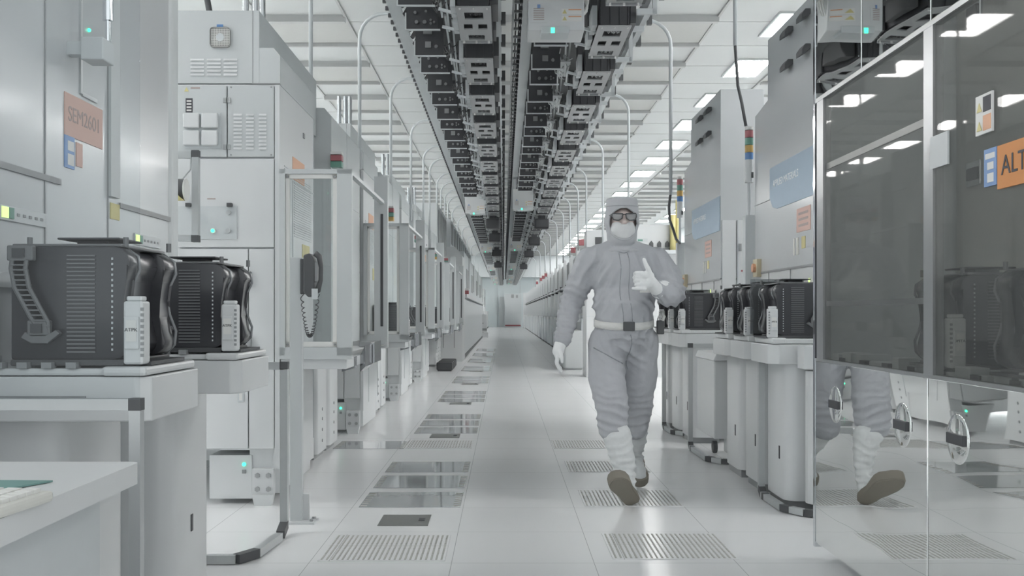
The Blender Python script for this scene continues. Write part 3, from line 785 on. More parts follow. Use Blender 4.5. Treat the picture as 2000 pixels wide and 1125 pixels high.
    for k in range(26): vp.box(X, X+.003, .36, .88, 1.50+.014*k, 1.5055+.014*k); vp.box(X, X+.003, .1, .24, 1.52+.014*k, 1.5255+.014*k)
    vp.build('side_vent_slots', 'grey', t)
    sd = MB().box(X, X+.004, .32, .325, .25, 1.82).box(X, X+.004, .95, .955, .25, 2.3).box(X, X+.004, .32, .955, 1.815, 1.82).box(X, X+.004, 0, .98, 2.30, 2.306)
    sd.build('side_seams', 'grey', t)
    MB().box(X, X+.003, .60, .82, 1.36, 1.47).build('yellow_notice', 'yellow', t)
    MB().box(X, X+.012, .12, .28, 1.18, 1.34).build('side_window', 'mid', t)
    MB().box(X, X+.006, .62, .66, 2.12, 2.15).build('side_latch', 'mid', t)
    return t
def tower_lamp(label, loc, cols, n=1, w_=.03, h=.03, box=False, pole=None, group='stacked signal lamps'):
    t = thing('signal_lamp', label, 'signal lamp', loc, group)
    z = 0
    sh = (lambda z0, z1, r: MB().box(-r, r, -r, r, z0, z1, bev=.003)) if box else (lambda z0, z1, r: MB().cyl((0, 0, z0), (0, 0, z1), r, n=20))
    if pole: MB().cyl((0, 0, -pole), (0, 0, 0), .012).build('pole', 'grey', t, smooth=True, auto=True); 
    body = .10 if not box else 0
    if body:
        sh(0, body*1.6, w_).build('base', 'white', t, smooth=not box, auto=True); z = body*1.6
        MB().box(w_*.3, w_*.8, -w_-.003, -w_+.01, .03, .07).build('socket', 'dark', t)
    for c in cols[::-1]:
        sh(z, z+h*.92, w_).build(c.replace('lens', '')+'_lens', c, t, smooth=not box, auto=True); z += h
    sh(z, z+h*.45, w_).build('cap', 'label', t, smooth=not box, auto=True)
    return t
def rear_section():
    t = thing('rear_enclosure', 'x', 'machine section')
    MB().prism([(-2.5, .1), (-1.62, .1), (-1.62, .82), (-1.235, .82), (-1.235, 2.46), (-1.285, 2.52), (-2.5, 2.52)], 'y', 0, 1.42).build('body', 'cool', t)
    sm = MB().box(-1.36, -1.235, -.003, 0, 2.045, 2.052).box(-1.36, -1.235, -.003, 0, 1.40, 1.405); sm.build('seam', 'grey', t)
    s2 = MB().box(-1.236, -1.232, .05, 1.40, 1.9, 1.906).box(-1.236, -1.232, .7, .706, .83, 2.5); s2.build('side_seam', 'grey', t)
    return t
def port_enclosure(first):
    """clear walled enclosure over load ports; origin floor, near frame at y=0"""
    t = thing('port_enclosure', 'x', 'enclosure')
    MB().box(-1.222, -1.19, 0, .03, .82, 1.835).box(-.908, -.827, 0, .03, .82, 1.835).box(-1.222, -.827, 0, .03, 1.81, 1.835).box(-1.222, -.827, 0, .03, .80, .865).build('front_frame', 'cool', t)
    MB().box(-1.188, -1.168, .01, .03, .865, 1.81).box(-.932, -.910, .01, .03, .865, 1.81).box(-1.188, -.910, .01, .03, 1.785, 1.808).box(-1.188, -.910, .01, .03, .867, .895).build('inner_frame', 'label', t)
    MB().box(-1.168, -.932, .014, .018, .895, 1.785).build('clear_panel', 'glass', t)
    sc = MB()
    for (x, z) in ((-1.178, 1.795), (-.921, 1.795), (-1.178, .88), (-.921, .88)): sc.cyl((x, .004, z), (x, .01, z), .006, n=8)
    tag(sc.build('screws', 'mid', t), kind='stuff')
    # far stile with black slit
    MB().box(-.90, -.807, 1.51, 1.56, .815, 2.0).build('far_panel', 'cool', t)
    MB().box(-.856, -.838, 1.504, 1.51, .96, 1.74, bev=.003).build('dark_slit', 'black', t)
    MB().box(-.86, -.83, .03, 1.51, 1.81, 1.83).build('side_rail', 'cool', t)
    MB().box(-1.222, -.86, .03, 1.55, .745, .80, bev=.004).box(-1.35, -1.22, 1.1, 1.55, .745, .80).build('shelf', 'white', t)
    bm1 = MB().prism([(-.93, .715), (-.86, .735), (-.86, .80), (-.935, .785)], 'y', .30, .42).build('bumper', 'bump', t)
    MB().prism([(-.86, .70), (-.83, .73), (-.83, .86), (-.86, .80)], 'y', .55, .85).build('bumper', 'bump', t)
    MB().prism([(-.86, .72), (-.815, .74), (-.815, .87), (-.86, .82)], 'y', .87, 1.2).build('bumper', 'bump', t)
    MB().box(-1.17, -.90, .15, 1.35, .80, .83, bev=.006).build('tray', 'white', t)
    MB().box(-.87, -.82, 1.1, 1.5, .83, .835).box(-.95, -.87, 1.12, 1.45, .83, .86, bev=.004).build('port_plate', 'steel', t)
    return t
M['bump'] = mat('dark_polished_bumper', (.30, .31, .32), .12, .9)
CAB = cabinet(True); REAR = rear_section(); ENC = port_enclosure(True)
ped = thing('port_pedestal', 'x', 'pedestal')
MB().vbox(-1.60, -1.33, 0, .42, .04, .80, .05).build('column', 'white', ped, smooth=True, auto=True)
g = MB()
for z in (.12, .2, .28, .35): g.cyl((-1.33, .2, z), (-1.326, .2, z), .012, n=10)
g.build('fixing_holes', 'mid', ped)
MB().box(-1.58, -1.36, .03, .39, 0, .04).build('foot', 'mid', ped)
ordn = ['nearest', 'second', 'third', 'fourth', 'fifth']
pk = 0
for k in range(5):
    y0 = 5.5 + 3.27*k
    labC = ['tall white louvred cabinet with fan grille, nearest on the left'] + ['%s tall white louvred cabinet down the left side of the aisle' % ordn[q] for q in range(1, 5)]
    if k == 0: CAB.location = (0, y0, 0); tag(CAB, labC[0], None, 'louvred cabinets along the left')
    elif k < 4: clone(CAB, (0, y0, 0), labC[k], 'louvred cabinets along the left')
    lab = '%s plain grey machine section behind a louvred cabinet on the left' % ordn[k]
    if k == 0: REAR.location = (0, y0+1.68, 0); tag(REAR, lab, None, 'rear machine sections on the left')
    elif k < 4: clone(REAR, (0, y0+1.68, 0), lab, 'rear machine sections on the left')
    lab = ['clear fronted white port enclosure behind the wall telephone'] + ['%s clear fronted white port enclosure along the left of the aisle' % ordn[q] for q in range(1, 5)]
    if k == 0: ENC.location = (0, y0-.04, 0); tag(ENC, lab[0], None, 'port enclosures on the left')
    else: clone(ENC, (0, y0-.04, 0), lab[k], 'port enclosures on the left')
    for j in range(3):
        lab = '%s of three rounded white pedestals under the %s port enclosure on the left' % (('front', 'middle', 'rear')[j], ordn[k])
        if pk == 0: ped.location = (0, y0+1.15, 0); tag(ped, lab, None, 'rounded pedestals on the left')
        else: clone(ped, (0, y0+1.15+.5*j, 0), lab, 'rounded pedestals on the left')
        pk += 1
    if k: # carriers seen inside
        foup(-1.06, y0+.75, .835, 'black wafer carrier inside the %s port enclosure on the left' % ordn[k], 'carriers inside the left enclosures')
    cols = [['red', 'green'], ['red', 'green', 'amber'], ['red', 'green'], ['red', 'green', 'amber'], ['red', 'green']][k]
    X = [-1.235, -1.245, -1.10, -1.10, -1.1][k]; yl = [7.14, 10.6, 12.8, 16.2, 18.6][k]
    zt = EYE + [302, 209, 155, 124, 110][k]*yl/F + (.045 if k == 0 else 0)
    px = [658, 762, 816, 851, 871][k]; X = (px-984)*yl/F
    lab = ['square red and green signal lamp above the port enclosure by the telephone', 'red, green and amber signal lamp, second along the left', 'small red and green signal lamp, third along the left', 'small red, green and amber signal lamp, fourth along the left', 'tiny red signal lamp, fifth along the left'][k]
    hh = .045
    n_ = len(cols)
    tower_lamp(lab, (X, yl, zt - hh*n_ - .02), cols, w_=.040, h=hh, box=True, group='square signal lamps on the left machines')
# telephone post and telephone
t = thing('phone_post', 'slim white floor post with a bolted base that carries the telephone', 'post', (-1.04, 5.04, 0))
MB().box(-.03, .03, -.02, .02, .01, 1.33, bev=.002).build('post', 'cool', t)
bs = MB().box(-.07, .10, -.06, .06, 0, .012).box(-.03, .06, .01, .03, .012, .14).build('base_plate', 'white', t)
g = MB()
for (x, y) in ((-.05, -.03), (.08, -.03), (.08, .04)): g.cyl((x, y, .012), (x, y, .022), .01, n=6)
g.build('bolts', 'steel', t)
t = thing('telephone', 'dark grey wall telephone with a coiled cord on the white post', 'telephone', (-.975, 5.0, 1.26)); t.scale = (.85, .85, .88)
MB().box(-.045, .0, -.02, .02, -.13, .07, bev=.006).build('wall_mount', 'dark', t)
MB().prism([(-.02, .09), (.02, .10), (.045, .06), (.045, -.13), (.01, -.15), (-.02, -.12)], 'y', -.045, .045, bev=.008).build('body', 'dark', t)
MB().box(.044, .060, -.035, .035, -.06, .05, bev=.003).build('keypad', 'mid', t)
hs = MB(); hs.tube([(.045, -.02, .10), (.07, -.02, .08), (.08, -.02, .02), (.078, -.02, -.05), (.06, -.02, -.11), (.04, -.02, -.12)], .018, 10, rr=[.018, .018, .013, .013, .018, .018])
hs.build('handset', 'dark', t, smooth=True)
c = MB(); pts = []
for i in range(241):
    u = i/240; a = u*26*2*math.pi
    cx = -.035 + .095*u; cz = -.13 - .24*math.sin(u*math.pi)**.8
    pts.append((cx + .009*math.cos(a), -.01 + .009*math.sin(a), cz + .004*math.sin(a)))
c.tube(pts, .0028, 5); c.build('coiled_cord', 'dark', t, smooth=True)
MB().box(.03, .065, -.05, -.045, -.16, -.10).build('name_card', 'grey', t)
# low equipment under / beside
for k, yy in enumerate((18.3, 18.75, 19.2, 19.65)):
    o = MB().box(-1.22, -.93, yy-.14, yy+.14, .02, .16, bev=.02).box(-1.20, -.95, yy-.12, yy+.12, 0, .02)
    ob = o.build('floor_bin', 'black'); tag(ob, '%s low black bin on the floor at the left aisle edge' % ordn[k], 'bin', 'row of low black bins')
# tall white cabinet with dark slatted side (left, behind the fourth louvred cabinet)
t = thing('tall_cabinet', 'tall white cabinet with dark slatted side rising over the left machines', 'cabinet', (0, 18.6, 0))
MB().box(-2.6, -1.24, 0, 3.0, .82, 3.1).box(-2.6, -1.62, 0, 3.0, 0, .82).build('body', 'cool', t)
for k in range(4): MB().box(-1.24, -1.22, .3+.66*k, .75+.66*k, 2.0, 3.0).build('dark_slat', 'mid', t)
t = thing('duct_housing', 'long grey housing with dark slats on top of the far left machines', 'machine section', (0, 21.8, 2.5))
MB().box(-2.4, -1.16, 0, 14, 0, .6).build('body', 'grey', t)
for k in range(10): MB().box(-1.16, -1.14, .4+1.3*k, 1.0+1.3*k, .08, .52).build('dark_slat', 'mid', t)
# far left: white box then long grey facade
t = thing('far_tool', 'plain white machine block at the end of the left enclosures', 'machine', (0, 21.8, 0))
xc = -.90
MB().prism([(xc-1.8, 0), (xc, 0), (xc, 2.3), (xc-.16, 2.5), (xc-1.8, 2.5)], 'y', 0, 1.5).build('body', 'white', t)
MB().box(xc-.18, xc-.165, -.01, 0, .3, 2.0).box(xc-.42, xc-.405, -.01, 0, .3, 2.0).box(xc-.65, xc-.635, -.01, 0, .3, 1.9).build('door_gaps', 'mid', t)
t = thing('long_tool', 'long grey fronted machine receding on the far left of the aisle', 'machine', (0, 23.4, 0))
MB().box(-2.6, -.93, 0, 20, .08, 2.5).build('body', 'grey', t)
MB().box(-.93, -.86, 0, 20, 1.42, 1.50).build('bumper_rail', 'white', t)
MB().box(-.93, -.92, 0, 20, 0, .08).build('kick_plate', 'dark', t)
g = MB()
for y in (1.5, 5.5, 10.5, 15): g.box(-.93, -.92, y, y+1.2, 1.65, 2.15)
g.build('dark_windows', 'mid', t)
g = MB()
for y in (3, 7, 12, 17): g.box(-.93, -.90, y, y+.4, 1.7, 2.5)
g.build('white_panels', 'white', t)
tower_lamp('small red lamp on the rail of the far left machine', (-.86, 23.4, 1.50), ['red'], w_=.045, h=.09, box=True, group='square signal lamps on the left machines')
for k in range(4):
    yy = 44.5 + 8*k
    t = thing('far_tool', 'small distant white machine on the far left, %s of four' % ORD[k], 'machine', (0, yy, 0), 'distant machines on the left')
    MB().box(-3.0, -1.15, 0, 5.5, 0, 1.2).box(-3, -1.35, 0, 5.5, 1.2, 2.6 + .15*(k % 2)).build('body', 'white', t)
    MB().box(-1.35, -1.34, 1, 3, 1.5, 2.2).build('window', 'mid', t)
    MB().box(-1.15, -1.13, 0, 5.5, 0, .1).build('kick_plate', 'dark', t)
t = thing('far_stand', 'small white stand with grey items on the floor at the far left', 'stand', (-.98, 33.0 if False else 43.9, 0))
MB().vbox(-.13, .25, -.3, .1, .25, 1.0, .03).box(-.2, .3, -.35, .15, 0, .22).build('body', 'white', t)
MB().box(-.1, .25, -.32, -.3, .3, .4).box(-.1, .1, -.32, -.3, .6, .64).build('panel', 'mid', t)
t = thing('end_cabinet', 'white cabinet standing against the end wall of the aisle', 'cabinet', (.75, 74.5, 0))
MB().box(-.7, .55, 0, 1, 0, 2.5).build('body', 'grey', t); MB().box(-.65, .5, -.02, 0, .1, .2).build('base', 'red', t)
MB().box(-.2, .0, -.02, 0, 2.2, 2.45).box(.15, .3, -.02, 0, 2.2, 2.4).build('controls', 'mid', t)
# ================================================================= right: tools with blue company strip
def right_tool():
    """origin floor; X = world; y 0 = near end, 1.62 = far end"""
    t = thing('process_tool', 'x', 'machine')
    X = 1.75
    side = [(0, 1.02), (1.62, 1.02), (1.62, 2.47), (1.29, 2.48), (1.29, 2.80), (0, 3.0)]
    MB().prism([(0, 1.33), (1.62, 1.33), (1.62, 2.42), (1.28, 2.46), (1.28, 2.86), (0, 2.86)], 'x', X, X+.35, bev=.003).build('upper_body', 'gloss', t)
    MB().box(X, 3.3, 0, 1.62, .10, 1.325, bev=.003).build('lower_body', 'white', t)
    MB().box(X+.35, 3.3, .02, 1.6, 1.33, 2.80).build('rear_body', 'white', t)
    s = MB().box(X-.003, X, 0, 1.62, 1.795, 1.80).box(X-.004, X, 0, 1.62, 1.318, 1.33)
    for y in (.25, .75, 1.25): s.box(X-.004, X, y, y+.006, 1.0, 1.32)
    s.build('panel_seams', 'mid', t)
    for (y, z) in ((.45, 2.56), (.45, 2.76), (.80, 2.56), (.80, 2.76)):
        MB().prism([(X, z), (X-.05, z-.03), (X-.05, z), (X-.03, z+.03), (X, z+.03)], 'y', y-.10, y+.02, bev=.003).build('black_handle', 'dark', t)
    # blue strip: bottom follows a band, drawn as one chamfered panel
    st = MB().prism([(.02, 1.72), (.02, 2.0), (1.22, 2.0), (1.22, 1.80), (1.15, 1.74), (1.05, 1.72)], 'x', X-.004, X).build('company_strip', 'paleblue', t)
    tx = text('APPLIED MATERIALS', .062, 'inkwhite', st, (X-.0045, .86, 1.885), FACEL)
    a = MB().box(X-.003, X, .35, .62, 1.53, 1.67).build('orange_label', 'salmon', t)
    g = MB()
    for k in range(3): g.box(X-.0035, X-.003, .39, .58, 1.56+.035*k, 1.575+.035*k)
    g.build('label_print', 'inkgrey', a)
    MB().box(X-.003, X, .58, .63, 1.40, 1.50).box(X-.003, X, .66, .69, 1.40, 1.50).build('small_tag', 'keys', t)
    MB().box(X-.003, X, .45, .52, 1.43, 1.50).build('yellow_tag', 'yellow', t)
    MB().box(X-.03, X, 1.45, 1.56, 1.30, 1.42).build('emergency_plate', mat('pale_ochre_plate', (.56, .50, .36), .5), t)
    MB().cyl((X-.05, 1.50, 1.36), (X-.03, 1.50, 1.36), .03).build('emergency_button', 'orange', t)
    for y in (.32, .82, 1.3):
        b = MB().box(X-.005, X, y-.16, y+.06, 1.21, 1.245).build('indicator_strip', 'label', t)
        MB().box(X-.008, X-.005, y+.03, y+.055, 1.205, 1.25).build('lit_lamp', 'ledyel', b)
    # camera facing end
    e = MB().box(X+.01, X+.12, -.02, 0, .9, 1.80).box(X+.13, X+.37, -.02, 0, .9, 1.80).build('end_doors', 'white', t)
    MB().box(X+.13, X+.14, -.024, -.018, .9, 1.8).build('door_gap', 'grey', e)
    MB().box(X+.14, X+.16, -.04, -.02, 1.55, 1.61).build('door_latch', 'mid', e)
    MB().box(X+.16, X+.32, -.022, -.02, 1.385, 1.40).build('red_label', 'red', e)
    MB().box(X+.36, X+.42, -.03, 0, 1.25, 1.72).build('cable_duct', 'mid', t)
    # screen
    sc = MB().box(X+.20, X+.48, -.10, -.06, 1.10, 1.28, bev=.004).build('monitor', 'grey', t)
    MB().box(X+.22, X+.40, -.103, -.10, 1.13, 1.26).build('display', 'screen', sc)
    return t
RT = right_tool()
RT.location = (0, 8.1, 0); tag(RT, 'second white process tool with a pale blue strip, right of the walking person', None, 'process tools on the right')
clone(RT, (0, 5.37, 0), 'nearest white process tool with a pale blue strip, beside the mirrored cabinet', 'process tools on the right')
# ports
def right_port(n_, label_base, y0, grp, cut=False):
    pass
PS = thing('load_port', 'x', 'load port')
MB().prism([(1.75, 0), (1.46, 0), (1.41, .05), (1.41, .40), (1.44, .45), (1.75, .45)], 'z', .78, .885, bev=.004).build('shelf', 'white', PS)
MB().box(1.45, 1.75, .01, .44, .887, .915, bev=.006).box(1.42, 1.50, .0, .36, .887, .92, bev=.008).build('tray', 'white', PS)
MB().vbox(1.50, 1.75, .02, .44, .05, .78, .07).build('pedestal', 'white', PS, smooth=True, auto=True)
MB().box(1.497, 1.501, .13, .15, .26, .33).build('latch_slot', 'black', PS)
MB().box(1.52, 1.74, .06, .4, 0, .05).build('foot', 'mid', PS)
k = 0
for tool, y0 in (('nearest', 5.32), ('second', 8.05)):
    for j in range(3 if tool == 'nearest' else 3):
        y = y0 + .52*j
        lab = '%s white load port of the %s right process tool' % (('front', 'middle', 'rear')[j], tool)
        if k == 0: PS.location = (0, y, 0); tag(PS, lab, None, 'load ports on the right')
        else: clone(PS, (0, y, 0), lab, 'load ports on the right')
        foup(1.60, y+.23, .92, 'black wafer carrier on the %s load port of the %s right process tool' % (('front', 'middle', 'rear')[j], tool), 'wafer carriers on the right load ports', flip=True)
        k += 1
# front slab near the mirror: wide shelf board
o = thing('port_housing', 'white housing front with a black slot next to the mirrored cabinet', 'machine section', (0, 5.18, 0))
MB().box(1.55, 2.3, 0, .12, .76, .885, bev=.004).build('board', 'white', o); MB().box(1.72, 1.9, -.004, 0, .80, .82).build('slot', 'black', o)
MB().vbox(1.58, 2.3, 0, .13, .06, .75, .06).build('front_column', 'white', o)
MB().box(1.63, 2.3, .02, .1, 0, .06).build('foot', 'mid', o)
# smoked shields between carriers
for y, lab in ((5.86, 'smoked clear shield standing beside the carriers of the nearest right tool'), (8.5, 'smoked clear shield beside the carriers of the second right tool')):
    o = MB().box(1.44, 1.75, y-.003, y+.003, .93, 1.25).build('smoked_shield', 'tint'); tag(o, lab, 'shield', 'smoked shields on the right')
# guard frames right
def rguard(X, yn, yf, label):
    return alu_frame('guard_frame', label, 'guard frame',
        [((X, yf, .05), (X, yf, .79)), ((X-.002, yf-.05, .022), (X-.005, yf-.09, .022)), ((X-.005, yf-.13, .022), (X+.0, yn+.16, .022)), ((X+.03, yn+.10, .022), (X+.08, yn+.02, .022)), ((X+.12, yn, .022), (X+.55, yn, .022)), ((X, yf, .80), (X+.25, yf, .80))],
        [((X, yf, .785), (X, yf, .82)), ((X, yf, .05), (X-.002, yf-.05, .022)), ((X-.005, yf-.09, .022), (X-.005, yf-.13, .022)), ((X, yn+.16, .022), (X+.03, yn+.10, .022)), ((X+.08, yn+.02, .022), (X+.12, yn, .022))], .034, 'guard frames on the right')
rguard(1.475, 5.16, 5.75, 'grey post and bent floor rail nearest the mirrored cabinet')
rguard(1.44, 6.95, 7.75, 'grey post and bent floor rail around the white cart')
rguard(1.46, 8.55, 9.15, 'grey post and floor rail right behind the person')
# cart
t = thing('service_cart', 'white cart with an angled top and black wheel, parked between the right tools', 'cart', (0, 7.02, 0))
MB().box(1.47, 1.95, 0, .62, .17, .72, bev=.01).build('body', 'white', t)
MB().prism([(1.46, .72), (1.95, .72), (1.95, .77), (1.48, .77)], 'y', -.03, .64, bev=.005).build('top', 'white', t)
MB().box(1.56, 1.95, -.02, .1, .07, .20, bev=.01).build('foot_cover', 'white', t)
MB().cyl((1.575, -.05, .045), (1.605, -.05, .045), .045, n=20).build('wheel', 'dark', t)
MB().cyl((1.575, .55, .045), (1.605, .55, .045), .045, n=20).build('wheel', 'dark', t)
tower_lamp('tall red, green, amber and blue signal lamp between the two right tools', ((1463-984)*7.06/F, 7.06, 1.97), ['red', 'green', 'amber', 'bluelens'], w_=.029, h=.052, pole=.28, group='round four colour signal lamps')
tower_lamp('red, green, amber and blue signal lamp right of the person, beyond the second tool', ((1328-984)*9.8/F, 9.8, 1.98), ['red', 'green', 'amber', 'bluelens'], w_=.03, h=.055, pole=.33, group='round four colour signal lamps')
for (x, y, lab) in ((1463, 7.06, 'narrow light grey column below the nearest four colour signal lamp'), (1328, 9.8, 'narrow light grey column below the farther four colour signal lamp')):
    X = (x-984)*y/F
    o = MB().box(X-.03, X+.06, y-.02, y+.06, .0, 1.74).build('equipment_column', 'grey'); tag(o, lab, 'column')
# machine behind the person with black plugs
t = thing('equipment_block', 'wide white machine behind the person with black plugs on its upper shelf', 'machine', (0, 16.5, 0))
MB().box(1.36, 3.2, 0, .8, .0, 2.1).build('lower_body', 'white', t)
MB().box(1.36, 1.85, -.02, .5, 2.12, 2.42).box(2.1, 2.85, -.02, .5, 2.12, 2.50).build('upper_box', 'white', t)
MB().box(1.36, 3.2, -.03, .5, 2.09, 2.12).build('rail', 'mid', t)
for k in range(3):
    x = 2.42+.13*k
    MB().prism([(x-.03, 2.14), (x+.03, 2.14), (x+.03, 2.20), (x, 2.24), (x-.03, 2.20)], 'y', -.06, -.02).build('black_plug', 'dark', t)
dp = MB().box(2.18, 2.36, -.025, -.02, 2.22, 2.28).build('display_plate', 'grey', t)
MB().box(2.20, 2.28, -.028, -.025, 2.235, 2.265).build('display', 'green', dp)
MB().box(1.50, 1.62, -.03, -.02, 2.18, 2.30).build('dark_hatch', 'dark', t)
MB().box(2.55, 2.9, -.2, -.03, 2.02, 2.08).build('tray', 'grey', t)
MB().box(2.55, 2.72, -.006, 0, 1.55, 1.56).box(2.55, 2.72, -.006, 0, 1.68, 1.69).build('red_lines', 'red', t)
g = MB()
for x in (1.9, 2.5, 2.9): g.box(x, x+.006, -.004, 0, .1, 2.08)
g.box(1.36, 3.2, -.004, 0, 1.0, 1.006); g.build('door_seams', 'grey', t)
o = MB().cyl((2.84, 16.42, 2.06), (2.84, 16.42, 2.9), .03, n=12).box(2.72, 2.80, 16.36, 16.46, 2.05, 2.66).build('yellow_pipe', 'yellow', smooth=True)
tag(o, 'upright pale yellow pipe beside the black cable right of the person', 'pipe')
# white pedestals behind the person on the far right row
for k in range(4):
    o = MB().vbox(1.12, 1.5, 18.6+.55*k, 19.0+.55*k, .03, .72, .05).box(1.15, 1.45, 18.65+.55*k, 18.95+.55*k, 0, .03).build('white_pedestal', 'white', smooth=False)
    tag(o, '%s rounded white pedestal left of the person, far right row' % ORD[k], 'pedestal', 'white pedestals left of the person')
# receding machines of the far right row
def far_right():
    t = thing('far_process_tool', 'x', 'machine')
    MB().box(1.65, 2.6, 0, 1.9, .9, 2.35).box(1.5, 2.6, 0, 1.9, .05, .95).build('body', 'grey', t)
    MB().box(1.63, 1.65, .08, 1.85, 1.75, 2.30).build('upper_panel', 'mid', t)
    MB().box(1.635, 1.65, .1, 1.85, 1.0, 1.62).build('lower_window', 'steel', t)
    MB().box(1.57, 1.65, -.06, .02, .95, 2.45).build('post', 'white', t)
    MB().box(1.53, 1.60, .8, 1.0, 1.62, 1.76).build('dark_fitting', 'dark', t)
    MB().box(1.48, 1.62, .0, 1.9, 1.66, 1.70).build('rail', 'alu', t)
    MB().box(1.40, 1.65, .2, 1.7, .88, .95).build('shelf', 'white', t)
    MB().box(1.5, 1.6, .1, 1.8, 0, .05).build('foot', 'dark', t)
    return t
FR = far_right()
reds = (0, 1, 7, 8, 9, 11)
for k in range(22):
    y = 19.4 + 2.35*k
    lab = '%s machine of the far right row, left of the person' % ORD[k] if k < 10 else 'tiny distant machine near the end of the right row'
    if k == 0: FR.location = (0, y, 0); tag(FR, lab, None, 'machines of the far right row')
    else: clone(FR, (0, y, 0), lab, 'machines of the far right row')
    if k in reds:
        tower_lamp('%s red topped signal lamp over the far right row' % ORD[reds.index(k)], (1.5, y, 2.36), ['red'], w_=.05, h=.13, box=True, group='red lamps on the far right row')
t = thing('end_unit', 'white box unit standing at the far end of the right row', 'machine', (1.5, 71.5, 0))
MB().box(-.1, 2.0, 0, 1.5, 1.2, 2.5).box(-.1, 1.5, 0, 1.2, 0, 1.2).build('body', 'white', t)

# ================================================================= right foreground: mirrored cabinet
XM = 1.335
t = thing('mirrored_cabinet', 'large polished steel cabinet with a smoked window, right foreground', 'machine', (0, 0, 0))
zl, zg0, zg1, zt = .07, .858, 1.954, 3.0
seam_y = [.86, 2.01, 3.16, 4.30]
for i in range(3):
    a, b = seam_y[i]+.004, seam_y[i+1]-.004
    lp = MB().box(XM, XM+.02, a, b, zl, zg0-.012, bev=.002).build('lower_panel', 'mirror', t)
for (a, b) in ((.86, 2.2), (2.21, 3.13), (3.14, 3.74), (3.75, 4.298)):
    MB().box(XM, XM+.02, a, b, zg1+.012, zt, bev=.002).build('upper_panel', 'mirror', t)
for (a, b) in ((.9, 1.97), (2.05, 3.12), (3.20, 4.24)):
    MB().box(XM+.008, XM+.014, a, b, zg0, zg1).build('smoked_window', 'smoke', t)
fr = MB()
for y in (.86, 2.01, 3.16): fr.box(XM+.001, XM+.035, y-.035, y+.035, zg0, zg1)
fr.box(XM+.001, XM+.035, 4.20, 4.285, zg0, zg1)
fr.box(XM, XM+.03, .86, 4.30, zg1-.005, zg1+.012)
fr.box(XM, XM+.03, .86, 4.30, zg0-.012, zg0)
fr.build('window_frame', 'steel', t)
MB().box(XM-.002, XM+.045, 4.30, 4.325, zl-.02, zt).build('end_post', 'chrome', t)
MB().box(XM+.012, XM+.02, 3.215, 4.19, 1.65, 1.675).box(XM+.012, XM+.02, 3.215, 4.19, 1.08, 1.10).build('cross_bar', 'steel', t)
for i, (y, z) in enumerate(((4.04, .683), (3.36, .676), (2.95, .68))):
    h = MB().ball((XM, y, z), .006, .075, .075, n=24).build('recessed_handle', 'mirror', t, smooth=True)
    MB().box(XM-.012, XM-.003, y-.055, y+.055, z-.016, z+.016, bev=.002).build('handle_grip', 'black', h)
ft = MB()
for y in (1.2, 2.6, 4.1): ft.cyl((XM+.4, y, 0), (XM+.4, y, zl+.72), .025, n=10)
ft.build('foot', 'black', t)
# enclosure shell so that it is a real cabinet
MB().box(XM+.02, 2.75, 4.285, 4.30, zl, zt).box(2.75, 2.77, .86, 4.30, zl, zt).build('rear_shell', 'grey', t)
MB().box(XM+.03, 2.70, .88, 4.27, .78, .835).build('deck', 'grey', t)
d = MB()
rnd = random.Random(5)
y = 2.15
while y < 4.2:
    l = rnd.choice((.06, .10, .16)); d.box(XM+.04, XM+.04+rnd.uniform(.05, .12), y, y+l, .835, .835+rnd.uniform(.03, .06), bev=.003); y += l+rnd.uniform(.03, .09)
d.build('port_blocks', 'grey', t)
d = MB(); y = 2.2
while y < 4.2:
    d.box(XM+.035, XM+.06, y, y+.06, .835, .87); y += .23
d.build('dark_fittings', 'black', t)
# inner machine wall seen through the window
MB().box(1.93, 1.97, .88, 4.28, 1.20, 2.95).build('inner_wall', mat('inner_grey', (.54, .54, .52), .4), t)
MB().box(1.93, 1.97, .88, 4.28, .835, 1.19).build('inner_door', 'grey', t)
g = MB()
for (y, z) in ((4.1, 1.62), (3.3, 1.62), (4.1, 2.28), (3.2, 2.28)):
    g.box(1.915, 1.93, y-.06, y+.06, z-.05, z+.05, bev=.004)
g.build('inner_handle_bezel', 'chrome', t)
g = MB()
for (y, z) in ((4.1, 1.62), (3.3, 1.62), (4.1, 2.28), (3.2, 2.28)): g.box(1.908, 1.915, y-.045, y+.045, z-.025, z+.025, bev=.003)
g.build('inner_handle_grip', 'black', t)
# signs fixed to the near window
sg = MB().box(XM+.0, XM+.006, 2.45, 2.715, 1.385, 1.502).build('orange_sign', 'orange2', t)
text('ALT', .075, 'ink', sg, (XM-.001, 2.692, 1.443), FACEL, align='LEFT')
bs = MB().box(XM, XM+.006, 2.72, 2.79, 1.40, 1.503).build('blue_tag', 'blue', t)
MB().box(XM-.001, XM, 2.735, 2.77, 1.41, 1.435).box(XM-.001, XM, 2.735, 2.77, 1.445, 1.465).box(XM-.001, XM, 2.728, 2.782, 1.475, 1.49).build('tag_text_block', 'label', bs)
wl = MB().box(XM, XM+.006, 2.745, 2.84, 1.55, 1.66).build('warning_label', 'label', t)
for z in (1.625, 1.572): tri_sign(wl, XM-.001, 2.815, z, .014, 'x')
MB().box(XM-.001, XM, 2.75, 2.795, 1.61, 1.652).build('black_text_block', 'ink', wl)
MB().box(XM-.001, XM, 2.75, 2.795, 1.558, 1.60).build('orange_text_block', 'orange', wl)
wp = MB().box(XM, XM+.006, 3.02, 3.145, 1.50, 1.60).build('white_card', 'cool', t)
foup(1.56, 3.28, .88, 'black wafer carrier behind the smoked window of the mirrored cabinet', 'carriers inside the mirrored cabinet', flip=True)
foup(1.56, 2.72, .88, 'black wafer carrier at the right picture edge behind the smoked window', 'carriers inside the mirrored cabinet', flip=True)
